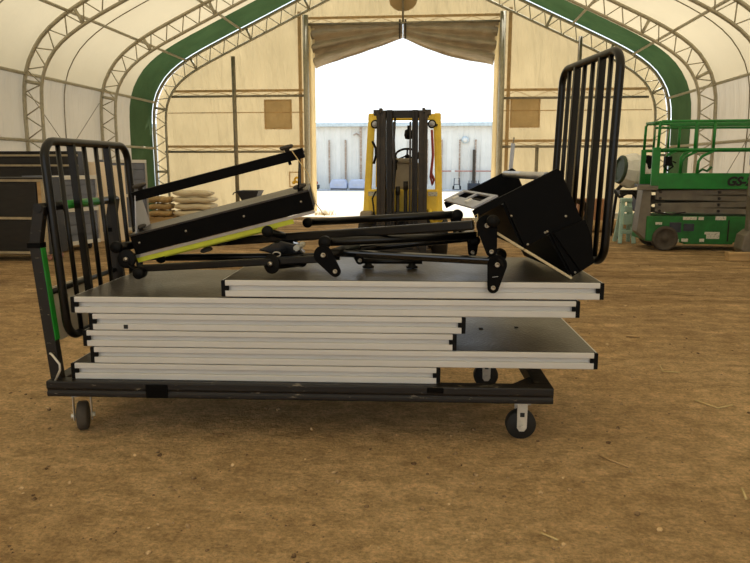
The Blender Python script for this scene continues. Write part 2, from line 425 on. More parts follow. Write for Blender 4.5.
# girts: a tube with zigzag wire and a webbing band above, its tan also painting a shadow band
def girt(x0, x1, z, zs, y=YG+.05):
    r = sempty('wall_girt', ((x0+x1)/2, y, z))
    MB().cyl((x0, y, z), (x1, y, z), .035, 8).build('tube', M['galv_dark'], r)
    MB().abox(x0, x1, YW-.03, YW-.01, zs-.035, zs+.035).build('strap_and_shade', M['strap_and_shade'], r)
    wz = MB(); k = int((x1-x0)/.42); pts = []
    for i in range(k+1): pts.append((x0+(x1-x0)*i/k, y+.1, z+.03 if i % 2 == 0 else zs-.04))
    wz.tube(pts, .008, 5); wz.build('lacing', M['strap_and_shade'], r)
girt(-7.95, -3.84, 3.38, 3.55); girt(-8.2, -3.84, 1.77, 1.93)
girt(1.76, 5.85, 3.26, 3.5); girt(1.76, 6.1, 1.9, 2.07)
girt(-3.84, 1.76, 5.36, 5.56)
for (x0, x1) in ((-8.1, -3.84), (1.76, 6.0)):
    struct(MB().cyl((x0, YW-.03, 2.92), (x1, YW-.03, 2.92), .014, 6), 'wall_cable', M['strap_and_shade'])
struct(MB().cyl((-3.84, YG-.02, 0), (-3.84, YG-.02, 5.6), .085, 12), 'door_post', M['galv'])
struct(MB().cyl((1.76, YG-.02, 0), (1.76, YG-.02, 5.6), .085, 12), 'door_post', M['galv'])
struct(MB().cyl((-6.0, YG, 0), (-6.0, YG, 4.5), .06, 10), 'wall_post', M['galv_dark'])
struct(MB().cyl((3.9, YG, 0), (3.9, YG, 4.9), .06, 10), 'wall_post', M['galv_dark'])
struct(MB().cyl((2.84, YG+.1, 0), (2.84, YG+.1, 1.95), .05, 10), 'wall_post', M['galv_dark'])
for x in (-4.06, 1.98):
    struct(MB().abox(x-.05, x+.05, YW-.035, YW-.01, .05, 5.75), 'wall_strap', M['strap_and_shade'])
for x0, x1 in ((DL-.1, DL+.12), (DR-.1, DR+.06)):      # door jamb hems
    struct(MB().box((x0, YW-.02, 0), (x1-x0, 0, 0), (0, .03, 0), (0, 0, 5.4)), 'door_jamb', M['jamb'])
# gathered curtains at the door head
def curtain(xa, xb, drop_a, drop_b, sag, label):
    def fn(s, t):
        x = xa+(xb-xa)*s
        drop = drop_a+(drop_b-drop_a)*s**.85+sag*math.sin(PI*s)
        amp = (.13*(1-s)+.035)*min(1, t*3)
        ph = 2*PI*t*3.2+1.2*math.sin(2.5*s)
        xx = x+(xb-xa)*.045*t*(1-s)
        zz = DT-.05-drop*t
        return (xx, YG+.16+amp*math.sin(ph)+.02*math.sin(23*s+9*t), zz)
    mb = MB(); mb.grid(fn, 36, 40)
    o = mb.build('door_curtain', M['curtain'], None, solid=.02)
    tag(o, label, 'curtain', 'rolled up door curtains')
curtain(-3.74, -1.06, 1.2, .4, .05, 'tan door curtain gathered up over the left half of the doorway')
curtain(1.66, -1.04, 1.16, .4, .16, 'tan door curtain gathered up over the right half of the doorway')
r = sempty('door_tie', (-1.05, YG+.1, 5.0))
MB().cyl((-1.05, YG+.1, 5.35), (-1.05, YG+.1, 7.0), .03, 8).build('rod', M['galv_dark'], r)
s_ = MB(); s_.abox(-1.16, -1.11, YG+.02, YG+.06, 4.92, 5.45); s_.abox(-1.0, -.95, YG+.02, YG+.06, 4.92, 5.45); s_.build('tie_strap', M['mast'], r)
mb = MB(); mb.prism([(-1.45, YW-.03, 6.9), (-1.45, YW-.03, 6.0)]+[(-1.05+.4*math.cos(a), YW-.03, 6.0+.3*math.sin(a)) for a in [PI+PI*k/8 for k in range(1, 8)]]+[(-.65, YW-.03, 6.0), (-.65, YW-.03, 6.9)], (0,.02,0))
struct(mb, 'window_4', M['patch'])

# ------------------------------------------------------------------ buildings outside
b = thing('white_shed', (-2, 39, 0), 'long white corrugated metal shed outside beyond the doorway', 'building')
mb = MB(); n = 420; x0, x1 = -22, 22; prof = []
for i in range(n+1):
    x = x0+(x1-x0)*i/n; k = i % 6
    prof.append((x, 39.0+(0 if k in (0, 1, 5) else .045)))
a = [mb.bm.verts.new((x, y, 0)) for x, y in prof]; c = [mb.bm.verts.new((x, y, 3.65)) for x, y in prof]
for i in range(n): mb.face([a[i], a[i+1], c[i+1], c[i]])
mb.abox(x0, x1, 39.06, 44, 0, 3.65)
mb.build('cladding_wall', M['cladding'], b)
mb = MB(); mb.box((x0, 38.75, 3.66), (x1-x0, 0, 0), (0, 5.5, .5), (0, 0, .08)); mb.build('roof_sheet', M['trimblue'], b)
MB().abox(x0, x1, 38.72, 38.9, 3.54, 3.68).build('gutter', M['trimblue'], b)
for x in (-8.1, -7.0, -6.15, -5.22, -3.42, -2.5, -1.57, -.6, .21, 1.21, 2.09, 3.2, 4.2):
    MB().abox(x-.045, x+.045, 38.88, 38.97, .35, 2.8).build('rust_strip', M['rust'], b)
MB().abox(-4.4, -4.28, 38.8, 38.95, 0, 3.5).build('downpipe', M['rust'], b)
MB().tube([(-4.34, 38.85, 3.0), (-4.6, 38.85, 3.15), (-4.75, 38.85, 3.05)], .05, 6).build('pipe_elbow', M['rust'], b)
MB().abox(1.93, 2.08, 38.7, 38.9, .35, 2.25).build('dark_post', M['mast'], b)
MB().cyl((0, 38.75, 1.07), (3.4, 38.75, 1.07), .035, 8).build('red_pipe', M['redpipe'], b)
mb = MB(); mb.lathe((1.5, 38.95, 2.78), (0,-1,0), [(.0,0),(.2,0),(.2,.05),(0,.05)], 20)
o = mb.build('oval_plate', M['trimblue'], b); MB().lathe((1.5, 38.9, 2.78), (0,-1,0), [(.0,0),(.13,0),(.13,.02),(0,.02)], 20).build('plate_face', M['cladding'], o)
MB().abox(.75, .95, 38.7, 38.74, 1.02, 1.12).build('pipe_label', M['cladding'], b)
# shed's second thing: step of concrete at its foot
tag(MB().abox(-22, 22, 37.3, 38.68, -.05, .06).build('concrete_apron', M['grey_and_lit_black']), 'grey concrete apron along the foot of the white shed', 'apron')
def covered(x0, x1, z1, label):
    r = thing('covered_bin', ((x0+x1)/2, 37.8, .06), label, 'bin', 'pale blue covered bins by the shed')
    mb = MB(); xm = (x0+x1)/2; w_ = x1-x0
    mb.prism([(x0, 37.5, .12), (x1, 37.5, .12), (x1+.0, 37.5, .4), (x1-.12*w_, 37.5, z1), (x0+.14*w_, 37.5, z1), (x0, 37.5, .4)], (0, .7, 0))
    mb.build('cover', M['bluecover'], r, bevel=.05)
    MB().abox(x0+.05, x1-.05, 37.52, 38.15, .06, .12).build('base', M['mast'], r)
    MB().abox(x0+.25, x1-.25, 37.485, 37.5, .3, .34).build('handle', M['grey_and_lit_black'], r)
covered(-5.93, -4.98, .62, 'pale blue covered bin by the shed, left of the two'); covered(-4.88, -3.93, .62, 'pale blue covered bin by the shed, nearer the forklift')
h = thing('hand_truck', (1.05, 38, .06), 'small grey hand truck standing against the white shed', 'hand truck')
mb = MB(); mb.tube([(.9, 38.1, .1), (.92, 38.2, .68), (1.2, 38.2, .68), (1.22, 38.1, .1)], .025, 6); mb.cyl((.9, 38.15, .35), (1.22, 38.15, .35), .02, 6); mb.build('frame', M['navy'], h)
for x in (.86, 1.26): MB().cyl((x-.03, 38.05, .17), (x+.03, 38.05, .17), .11, 14).build('wheel', M['rubber'], h)
MB().abox(.88, 1.24, 37.75, 38.05, .06, .09).build('toe_plate', M['navy'], h)
k = thing('loader_bucket', (1.98, 37.9, .06), 'dark grey steel loader bucket with teeth at the foot of the shed', 'bucket')
mb = MB(); mb.prism([(1.68, 37.6, .06), (1.68, 38.1, .06), (1.68, 38.2, .4), (1.68, 38.0, .42), (1.68, 37.95, .14), (1.68, 37.55, .12)], (.6, 0, 0)); mb.build('shell', M['navy'], k)
for i in range(5): MB().abox(1.7+i*.13, 1.74+i*.13, 38.05, 38.13, .38, .56).build('tooth', M['navy'], k)
for x in (1.66, 2.28): MB().abox(x-.02, x+.02, 37.5, 38.2, .06, .42).build('side_plate', M['navy'], k)
p = thing('red_compressor', (-6.75, 38, .06), 'small dark machine with a red top by the shed, beside the left door edge', 'machine')
MB().abox(-6.95, -6.6, 37.8, 38.2, .12, .32).build('body', M['navy'], p, bevel=.02)
MB().ball((-6.8, 38, .42), .14, .12, .12, 2).build('cover', M['redink'], p)
for x in (-6.9, -6.65): MB().cyl((x, 37.76, .13), (x, 37.8, .13), .07, 12).build('wheel', M['rubber'], p)
# dry weeds outside by the doorway
wd = MB()
for i in range(70):
    a = random.uniform(0, 2*PI); rr = random.uniform(0, .28); x, y = -3.15+rr*math.cos(a)*1.2, 18.9+rr*math.sin(a)
    wd.tube([(x, y, -.003), (x+random.uniform(-.08,.08), y, random.uniform(.05,.16))], [.006, .002], 4)
tag(wd.build('dry_weeds', M['straw']), 'tuft of dry weeds on the gravel at the left of the doorway', 'weeds', None, 'stuff')

# ------------------------------------------------------------------ forklift (faces the camera)
FX, FY = -.49, 9.5
fk = thing('forklift', (FX, FY, 0), 'yellow forklift with a black lift mast standing in front of the open doorway', 'forklift')
def X(dx): return FX+dx
for sx in (-1, 1):
    mb = MB()                                   # outer mast channel with its flanges
    xa, xb = X(sx*.33), X(sx*.225)
    mb.abox(min(xa, xb), max(xa, xb), FY-.06, FY+.1, .08, 2.08)
    mb.abox(min(X(sx*.345), X(sx*.30)), max(X(sx*.345), X(sx*.30)), FY-.09, FY+.12, .08, 2.1)
    mb.build('mast_rail', M['mast'], fk, bevel=.006)
    mb = MB(); xa, xb = X(sx*.215), X(sx*.135)
    mb.abox(min(xa, xb), max(xa, xb), FY-.04, FY+.06, .1, 2.1)
    mb.abox(min(X(sx*.165), X(sx*.135)), max(X(sx*.165), X(sx*.135)), FY-.075, FY+.09, .1, 2.09)
    mb.build('inner_mast_rail', M['mast_dk'], fk, bevel=.006)
    mb = MB(); mb.abox(X(sx*.36)-.03, X(sx*.36)+.03, FY-.08, FY+.08, 2.03, 2.1); mb.abox(X(sx*.29)-.02, X(sx*.29)+.02, FY-.1, FY+.06, 2.06, 2.12)
    mb.build('mast_head', M['mast'], fk, bevel=.005)
MB().abox(X(-.36), X(.36), FY+.02, FY+.1, 2.0, 2.1).build('mast_crosshead', M['mast_dk'], fk, bevel=.006)
MB().abox(X(-.3), X(.3), FY+.02, FY+.1, .62, .72).build('mast_crossbar', M['mast_dk'], fk, bevel=.006)
MB().abox(X(-.3), X(.3), FY+.02, FY+.1, .1, .24).build('mast_crossbar', M['mast_dk'], fk, bevel=.006)
for dx, zt in ((-.06, 1.05), (.05, 1.12)):
    mb = MB(); mb.cyl((X(dx), FY+.05, .15), (X(dx), FY+.05, zt), .026, 14); mb.cyl((X(dx), FY+.05, zt-.1), (X(dx), FY+.05, zt+.02), .034, 14)
    mb.build('lift_cylinder', M['mast_dk'], fk)
for dx in (-.115, .11): MB().abox(X(dx)-.012, X(dx)+.012, FY-.02, FY+.0, .4, 1.95).build('lift_chain', M['mast'], fk)
mb = MB(); mb.tube([(X(-.1), FY+.04, 2.0), (X(-.12), FY+.1, 1.7), (X(-.1), FY+.12, 1.3), (X(-.13), FY+.1, .9), (X(-.1), FY+.06, .5)], .014, 8)
mb.build('hydraulic_hose', M['rubber'], fk)
MB().tube([(X(-.37), FY+.1, 1.0), (X(-.42), FY+.1, .9), (X(-.4), FY+.08, .75), (X(-.37), FY+.05, .55)], .012, 8).build('hydraulic_hose', M['rubber'], fk)
mb = MB()                                       # fork carriage
mb.abox(X(-.42), X(.42), FY-.14, FY-.09, .42, .52); mb.abox(X(-.42), X(.42), FY-.14, FY-.09, .1, .2)
for dx in (-.2, .2): mb.abox(X(dx)-.03, X(dx)+.03, FY-.13, FY-.08, .1, .52)
mb.build('fork_carriage', M['mast'], fk, bevel=.005)
for dx in (-.3, .3):
    mb = MB(); mb.abox(X(dx)-.05, X(dx)+.05, FY-.18, FY-.14, .05, .55); mb.box((X(dx)-.05, FY-1.2, .045), (.1,0,0), (0,1.06,0), (0,0,.04))
    mb.build('fork', M['mast_dk'], fk, bevel=.005)
for sx in (-1, 1):                              # overhead guard pillar, widening downwards, bent over the top
    mb = MB(); x0, x1 = X(sx*.415), X(sx*.53)
    for p, q in (((X(sx*.52), FY+.22, .56), (X(sx*.475), FY+.62, 2.07)),):
        mb.bar(p, q, .1, .1, (0,1,0))
    mb.bar((X(sx*.475), FY+.57, 2.06), (X(sx*.44), FY+1.7, 2.12), .1, .08)
    mb.bar((X(sx*.45), FY+1.7, 2.12), (X(sx*.5), FY+2.0, 1.0), .09, .09, (0,1,0))
    mb.build('guard_pillar', M['yellow'], fk, bevel=.02)
    hl = MB().lathe((X(sx*.4), FY+.3, 1.93), (0,-1,0), [(0,-.06),(.035,-.05),(.06,-.01),(.06,.02),(.045,.025)], 20).build('headlight', M['blackcap'], fk)
    MB().lathe((X(sx*.4), FY+.3, 1.93), (0,-1,0), [(.045,.015),(.04,.032),(0,.036)], 20).build('lens', M['grey_and_lit_black'], hl)
    MB().bar((X(sx*.4), FY+.33, 1.93), (X(sx*.47), FY+.55, 1.93), .03, .03).build('light_bracket', M['blackcap'], fk)
MB().abox(X(-.45), X(.45), FY+.55, FY+.63, 2.0, 2.09).build('guard_front_bar', M['yellow'], fk, bevel=.015)
for dx in (-.3, -.1, .1, .3): MB().bar((X(dx), FY+.6, 2.08), (X(dx), FY+1.7, 2.12), .03, .05).build('guard_roof_bar', M['mast'], fk)
mb = MB(); mb.abox(X(-.5), X(.5), FY+.22, FY+.5, .7, 1.02)
mb.build('front_cowl', M['yellow'], fk, bevel=.02)
MB().abox(X(-.52), X(.52), FY+.24, FY+2.1, .3, .7).build('chassis', M['mast_dk'], fk, bevel=.03)
mb = MB()                                       # curved yellow feet of the cowl
for sx in (-1, 1): mb.tube([(X(sx*.5), FY+.2, .62), (X(sx*.47), FY+.2, .57), (X(sx*.42), FY+.2, .57), (X(sx*.39), FY+.2, .64), (X(sx*.38), FY+.2, .75)], .03, 8)
mb.build('cowl_bracket', M['yellow'], fk)
MB().prism([(X(-.5), FY+1.6, .7), (X(-.5), FY+2.3, .7), (X(-.5), FY+2.3, .9), (X(-.5), FY+1.6, .98)], (1.0,0,0)).build('counterweight', M['yellow'], fk, bevel=.06)
mb = MB(); mb.prism([(X(-.2), FY+.35, 1.02), (X(-.2), FY+.7, 1.02), (X(-.2), FY+.6, 1.4), (X(-.2), FY+.45, 1.4)], (.42,0,0)); mb.abox(X(-.14), X(.2), FY+.42, FY+.6, 1.38, 1.46)
mb.build('dashboard', M['cowl'], fk, bevel=.03)
sw = MB(); cx, cy, cz = X(.04), FY+.62, 1.5
sw.tube([(cx+.17*math.cos(a*PI/12), cy+.1*math.sin(a*PI/12), cz+.1*math.sin(a*PI/12)) for a in range(24)], .016, 8, True)
for a in (PI/2, PI*1.2, PI*1.8): sw.cyl((cx, cy, cz), (cx+.17*math.cos(a), cy+.1*math.sin(a), cz+.1*math.sin(a)), .012, 8)
sw.cyl((cx, cy+.05, cz-.06), (cx, cy, cz), .03, 12); sw.build('steering_wheel', M['blackcap'], fk)
for dx in (-.16, -.1): 
    mb = MB(); mb.cyl((X(dx), FY+.4, 1.3), (X(dx), FY+.36, 1.4), .01, 8); mb.ball((X(dx), FY+.36, 1.42), .025, n=2); mb.build('control_lever', M['blackcap'], fk)
mb = MB(); mb.lathe((X(.06), FY+.62, 1.93), (0,0,-1), [(.02,0),(.02,.05),(.055,.07),(.065,.14),(.05,.19),(0,.2)], 16); mb.build('work_lamp', M['blackcap'], fk)
mb = MB(); mb.tube([(X(.4), FY+.28, 1.85), (X(.42), FY+.26, 1.5), (X(.4), FY+.25, 1.25), (X(.44), FY+.25, 1.16), (X(.42), FY+.25, 1.08), (X(.39), FY+.25, 1.2), (X(.41), FY+.25, 1.4)], .018, 8); mb.build('red_strap', M['redink'], fk)
MB().tube([(X(-.45), FY+.4, 1.7), (X(-.4), FY+.4, 1.6), (X(-.395), FY+.4, 1.5), (X(-.43), FY+.4, 1.38)], .018, 8).build('grab_handle', M['blackcap'], fk)
for sx in (-1, 1):
    w_ = MB().lathe((X(sx*.57), FY+.45, .33), (sx,0,0), [(.0,-.16),(.24,-.16),(.32,-.13),(.33,0),(.32,.06),(.2,.08),(.19,.04),(0,.04)], 28).build('front_wheel', M['rubber'], fk)
    MB().lathe((X(sx*.45), FY+1.85, .24), (sx,0,0), [(.0,-.12),(.2,-.12),(.24,-.09),(.24,.05),(.15,.07),(0,.05)], 24).build('rear_wheel', M['rubber'], fk)
    mb = MB(); mb.abox(min(X(sx*.42), X(sx*.6)), max(X(sx*.42), X(sx*.6)), FY+.1, FY+.42, .6, .72); mb.build('fender', M['cowl'], fk, bevel=.03)
mb = MB(); mb.abox(X(-.49), X(-.36), FY+.212, FY+.222, .93, .99); mb.build('white_decal', M['sticker'], fk)
MB().abox(X(.36), X(.49), FY+.212, FY+.222, .93, .99).build('white_decal', M['sticker'], fk)
mb = MB(); mb.abox(X(-.22), X(.24), FY+.95, FY+1.4, .7, .9); mb.build('seat', M['rubber'], fk, bevel=.05)

# ------------------------------------------------------------------ scissor lift
LX0, LY = 3.25, 11.3
sl = thing('scissor_lift', (LX0+1.2, LY, 0), 'green scissor lift with folded grey arms parked at the right side of the tent', 'scissor lift')
def lb(name, mat, x0, x1, y0, y1, z0, z1, bevel=.008, par=sl): return MB().abox(x0, x1, y0, y1, z0, z1).build(name, mat, par, bevel=bevel)
mb = MB(); mb.prism([(3.36, LY, .16), (3.36, LY, .56), (5.6, LY, .56), (5.6, LY, .16), (4.72, LY, .14), (4.72, LY, .11), (3.96, LY, .11), (3.96, LY, .14)], (0, .78, 0))
ch = mb.build('chassis', M['green_dk'], sl, bevel=.012)
mb = MB(); mb.prism([(3.28, LY+.02, 1.0), (3.4, LY+.02, 1.0), (3.44, LY+.02, .3), (3.62, LY+.02, .12), (3.4, LY+.02, .14), (3.22, LY+.02, .3)], (0, .3, 0)); mb.build('end_plate', M['scissor'], sl, bevel=.01)
for x in (3.66, 5.3):
    for y in (LY-.04, LY+.68):
        wl_ = MB().lathe((x, y+.07, .2), (0,-1,0), [(0,-.07),(.17,-.07),(.2,-.05),(.2,.06),(.175,.08),(.15,.075),(.14,.05),(.05,.05),(.04,.075),(0,.075)], 30).build('wheel', M['rubber_grey'], sl)
for i in range(4):
    z0 = .6+i*.1
    mb = MB(); s_ = .02 if i % 2 else -.02
    mb.bar((3.5, LY+.08, z0+.04-s_), (5.6, LY+.08, z0+.04+s_), .05, .085); mb.bar((3.5, LY+.66, z0+.04+s_), (5.6, LY+.66, z0+.04-s_), .05, .085)
    a_ = mb.build('scissor_arm', M['scissor'], sl, bevel=.006)
    for x in (3.56, 4.47): MB().cyl((x, LY+.03, z0+.04), (x, LY+.06, z0+.04), .022, 12).build('pivot_pin', M['mast_dk'], a_)
MB().tube([(3.42, LY+.0, .63), (3.7, LY-.02, .59), (3.95, LY, .62)], .012, 8).build('cable', M['rubber'], sl)
lb('platform_floor', M['mast_dk'], 3.34, 5.7, LY, LY+.76, 1.0, 1.05)
lb('toe_board', M['green_lift'], 3.44, 5.7, LY-.02, LY+.01, .99, 1.24)
lb('toe_board', M['green_lift'], 3.44, 5.7, LY+.75, LY+.78, .99, 1.22)
lb('sill_plate', M['scissor'], 3.18, 3.5, LY-.025, LY+.02, .97, 1.05)
lb('gate_panel', M['green_lift'], 3.42, 3.5, LY+.72, LY+.76, 1.04, 1.62)
lb('gate_panel', M['green_lift'], 3.38, 3.5, LY-.03, LY+.02, 1.04, 1.64)
def rail(name, pts, r=.022): return MB().tube(pts, r, 10).build(name, M['green_lift'], sl)
for y, dz in ((LY, 0), (LY+.74, .02)):
    rail('top_rail', [(3.46, y, 1.6), (3.47, y, 2.0), (3.5, y, 2.04), (5.7, y, 2.05)])
    rail('mid_rail', [(3.46, y, 1.6), (5.7, y, 1.61)], .026)
    rail('top_rail', [(3.62, y+.03, 1.63), (3.63, y+.03, 1.98), (5.7, y+.03, 1.98)], .02)
    for x in (4.02, 4.3):
        rail('rail_post', [(x, y, 1.6), (x, y, 2.03)])
    rail('rail_post', [(3.82, y, 1.22), (3.82, y, 1.48), (3.86, y, 1.54), (4.0, y, 1.6)])
    rail('rail_post', [(4.08, y, 1.22), (4.09, y, 1.42), (4.14, y, 1.5), (4.32, y, 1.59)])
    rail('rail_post', [(5.3, y, 1.22), (5.3, y, 2.03)])
rail('end_rail', [(3.48, LY, 2.03), (3.48, LY+.74, 2.05)])
rail('end_rail', [(5.65, LY, 2.03), (5.65, LY+.74, 2.05)])
mb = MB(); mb.abox(3.62, 3.72, LY+.1, LY+.2, 1.35, 1.5); mb.tube([(3.6, LY+.12, 1.35), (3.66, LY+.1, 1.28), (3.74, LY+.1, 1.34), (3.7, LY+.1, 1.44), (3.78, LY+.1, 1.4)], .016, 8)
mb.build('control_box', M['blackcap'], sl)
MB().tube([(4.12, LY+.1, 1.24), (4.18, LY+.05, 1.3), (4.26, LY+.08, 1.27), (4.32, LY+.05, 1.34)], .02, 8).build('lever', M['green_dk'], sl)
lb('hydraulic_valve_block', M['navy'], 3.72, 3.9, LY-.012, LY+.02, .3, .46, .004)
lb('hydraulic_valve_block', M['navy'], 3.94, 4.1, LY-.012, LY+.02, .32, .44, .004)
for (x0, x1, z0, z1) in ((3.92, 4.13, .5, .55), (4.16, 4.24, .5, .55), (3.92, 4.02, .15, .2), (3.78, 3.88, .14, .19), (4.27, 4.5, .27, .31), (4.3, 4.5, .2, .27), (4.2, 4.27, .15, .2), (4.42, 4.58, .5, .56), (3.5, 3.6, .42, .46)):
    lb('sticker', M['sticker'], x0, x1, LY-.008, LY+.01, z0, z1, 0)
lb('door_gap', M['mast_dk'], 4.62, 4.64, LY-.006, LY+.01, .16, .5, 0)
fc = bpy.data.curves.new('lettering', 'FONT'); fc.body = 'GS-2'; fc.size = .19; fc.extrude = .003; fc.shear = .25; fc.offset = .008
ft = bpy.data.objects.new('lettering_curve', fc); COL.objects.link(ft); bpy.context.view_layer.update()
fm = bpy.data.meshes.new_from_object(ft.evaluated_get(bpy.context.evaluated_depsgraph_get())); bpy.data.objects.remove(ft); fm.name = 'lettering'
fo = bpy.data.objects.new('lettering', fm); COL.objects.link(fo); fo.parent = sl
fo.location = Vector((4.53, LY-.026, 1.05))-sl.location; fo.rotation_euler = (PI/2, 0, 0); fm.materials.clear(); fm.materials.append(M['ink'])

# ------------------------------------------------------------------ things beside the lift
tb = MB().abox(4.2, 5.3, 10.15, 10.3, 0, .115).build('timber_block', M['wood'], None, bevel=.006)
tag(tb, 'sawn timber beam lying on the dirt in front of the scissor lift', 'timber')
st = thing('steel_column', (4.62, 10.5, 0), 'grey steel column with a pale blue box cut off by the right edge of the photo', 'column')
mb = MB(); mb.prism([(4.55, 10.42, .0), (4.48, 10.42, .14), (4.51, 10.42, .34), (4.6, 10.42, .42), (4.8, 10.42, .42), (4.8, 10.42, .0)], (0, .3, 0)); mb.build('foot', M['scissor'], st, bevel=.02)
MB().abox(4.58, 4.7, 10.48, 10.62, .4, 1.3).build('column', M['scissor'], st, bevel=.01)
MB().abox(4.53, 4.58, 10.46, 10.52, .9, 1.2).build('column_plate', M['scissor'], st, bevel=.01)
MB().abox(4.57, 4.84, 10.44, 10.64, 1.36, 1.98).build('box', M['bluecover'], st, bevel=.01)
MB().abox(4.58, 4.8, 10.5, 10.6, 1.28, 1.38).build('bracket', M['mast_dk'], st)

mx = thing('concrete_mixer', (3.6, 13.3, 0), 'off-white concrete mixer drum on a dark frame left of the scissor lift', 'concrete mixer')
d_ax = Vector((-1, -.15, .12)).normalized(); dc = Vector((3.70, 13.3, 1.25))
mb = MB(); mb.lathe(dc, d_ax, [(.0,-.3),(.12,-.29),(.19,-.18),(.32,.02),(.34,.1),(.28,.26),(.23,.3),(.21,.3),(.19,.26),(.0,.1)], 10, False); mb.build('drum', M['drum'], mx)
MB().lathe(dc, d_ax, [(.25,.27),(.265,.285),(.26,.32),(.21,.335),(.2,.31)], 24).build('drum_mouth', M['darkgreen'], mx)
mb = MB()
mb.bar((3.45, 13.2, .9), (3.4, 13.15, 0), .05, .05, (0,1,0)); mb.bar((3.9, 13.2, 1.0), (3.95, 13.15, 0), .05, .05, (0,1,0)); mb.bar((3.45, 13.6, .9), (3.4, 13.7, 0), .05, .05, (0,1,0)); mb.bar((3.9, 13.6, 1.0), (3.95, 13.7, 0), .05, .05, (0,1,0))
mb.abox(3.4, 3.95, 13.18, 13.62, .82, .9); mb.bar((3.4, 13.4, .9), (3.5, 13.35, 1.02), .06, .06)
mb.build('frame', M['mast_dk'], mx)
MB().abox(3.72, 4.0, 13.2, 13.55, .5, .84).build('motor_box', M['navy'], mx, bevel=.03)
MB().tube([(3.3, 13.3, .92), (3.4, 13.2, .78), (3.6, 13.15, .88), (3.75, 13.2, .72)], .03, 8).build('hose', M['rubber'], mx)
MB().lathe((3.86, 13.18, 1.42), (0,-1,0), [(.0,0),(.13,0),(.13,.05),(.09,.06),(0,.05)], 20).build('tilt_wheel', M['blackcap'], mx)
MB().tube([(3.86, 13.2, 1.42), (3.9, 13.3, 1.2)], .03, 8).build('tilt_shaft', M['blackcap'], mx)

sh_ = thing('plastic_sawhorse', (3.33, 12.45, 0), 'pale aqua plastic sawhorse standing beside the scissor lift', 'sawhorse')
for y in (12.35, 12.6):
    mb = MB(); yy = y; lean = .1 if y < 12.5 else -.1
    mb.bar((3.22, y-lean*.6, 0), (3.28, 12.475, .74), .07, .05, (0,1,0)); mb.bar((3.46, y-lean*.6, 0), (3.39, 12.475, .74), .07, .05, (0,1,0))
    mb.bar((3.24, y-lean*.45, .2), (3.44, y-lean*.45, .2), .05, .06); mb.bar((3.26, y-lean*.25, .42), (3.42, y-lean*.25, .42), .05, .18); mb.bar((3.27, y-lean*.1, .6), (3.41, y-lean*.1, .6), .05, .1)
    mb.build('leg_frame', M['aqua'], sh_, bevel=.012)
MB().abox(3.24, 3.43, 12.42, 12.54, .72, .79).build('top_beam', M['aqua'], sh_, bevel=.012)

# clutter at the foot of the right end wall, behind the tall guard rail
def carton(x, y, sx, sy, h, label, rot=0, mat='wood', z=0):
    c, s_ = math.cos(rot), math.sin(rot)
    r = MB().box((x, y, z), (sx*c, sx*s_, 0), (-sy*s_, sy*c, 0), (0, 0, h)).build('cardboard_box', M[mat], None, bevel=.01)
    return tag(r, label, 'box', 'boxes by the end wall')
M['card'] = pmat('brown_cardboard', (176, 130, 96), .8, 0, .1, 6)
carton(2.5, 15.4, .5, .4, .42, 'low brown cardboard box on the dirt behind the tall guard rail', .2, 'card')
carton(3.15, 15.7, .6, .5, .62, 'taller brown cardboard box near the concrete mixer', -.1, 'card')
hc = MB()
for k in range(4): hc.tube([(3.0+(.3-.02*k)*math.cos(a*PI/12), 15.15+.05*k, .33+(.3-.02*k)*math.sin(a*PI/12)) for a in range(24)], .025, 8, True)
tag(hc.build('hose_coil', M['rubber']), 'black hose coil leaning on the brown boxes behind the tall guard rail', 'hose')
lg = MB().tube([(2.9, 14.55, .12), (3.9, 14.3, .12)], .12, 12).build('log', M['wood']); tag(lg, 'round brown log lying on the dirt behind the aqua sawhorse', 'log')
pl = thing('wooden_pallet', (2.0, 16.5, 0), 'wooden pallet lying by the right half of the end wall', 'pallet')
for i in range(6): MB().abox(1.7+i*.2, 1.86+i*.2, 16.0, 17.0, .11, .13).build('top_board', M['wood'], pl)
for y in (16.0, 16.45, 16.9): MB().abox(1.7, 2.86, y, y+.1, 0, .11).build('bearer', M['wood'], pl)

# dark green bundle seen over the black steps
gb = MB(); gb.ball((1.52, 15.6, .95), .2, .15, .17, 3, .03); gb.ball((1.4, 15.6, .84), .16, .14, .14, 3, .03); gb.ball((1.6, 15.6, .6), .26, .2, .6, 3, .03)
tag(gb.build('tarp_bundle', M['darkgreen'], None), 'dark green bundled tarp standing at the right side of the doorway', 'tarp')
dw = thing('white_pole', (1.78, 17.2, 0), 'pale blue plastic pole leaning beside the right door post', 'pole')
MB().tube([(1.7, 17.2, .0), (1.86, 17.5, 1.9)], .05, 10).build('pole', M['bluecover'], dw)
MB().tube([(1.86, 17.5, 1.9), (1.88, 17.53, 2.05)], .02, 8).build('tip', M['galv_dark'], dw)

# ------------------------------------------------------------------ left back: sacks, blue plastic, hopper
def sack(x, y, z, lx, label, wrap=False):
    mb = MB()
    def f(s, t):
        a = 2*PI*t; ux = (s-.5)*2; pinch = max(.12, 1-abs(ux)**9)
        return (x+ux*lx/2+.01*math.sin(9*s+z*7), y+.2*math.cos(a)*(.82+.18*pinch), z+.075+.078*abs(math.sin(a))**.4*(1 if math.sin(a) > 0 else -1)*pinch**.5+.01*math.sin(11*s+5*x))
    g = [[mb.bm.verts.new(f(i/12, j/14)) for j in range(14)] for i in range(13)]
    for i in range(12):
        for j in range(14): mb.face([g[i][j], g[i+1][j], g[i+1][(j+1) % 14], g[i][(j+1) % 14]], True)
    mb.face(g[0]); mb.face(g[-1])
    return tag(mb.build('cement_sack', M['net'] if wrap else M['bag']), label, 'sack', 'cement sacks stacked by the end wall')
pa = thing('wooden_pallet', (-6.5, 16.9, 0), 'wooden pallet under the stacked cement sacks', 'pallet')
for i in range(6): MB().abox(-7.2+i*.25, -7.0+i*.25, 16.3, 17.3, .08, .1).build('top_board', M['wood'], pa)
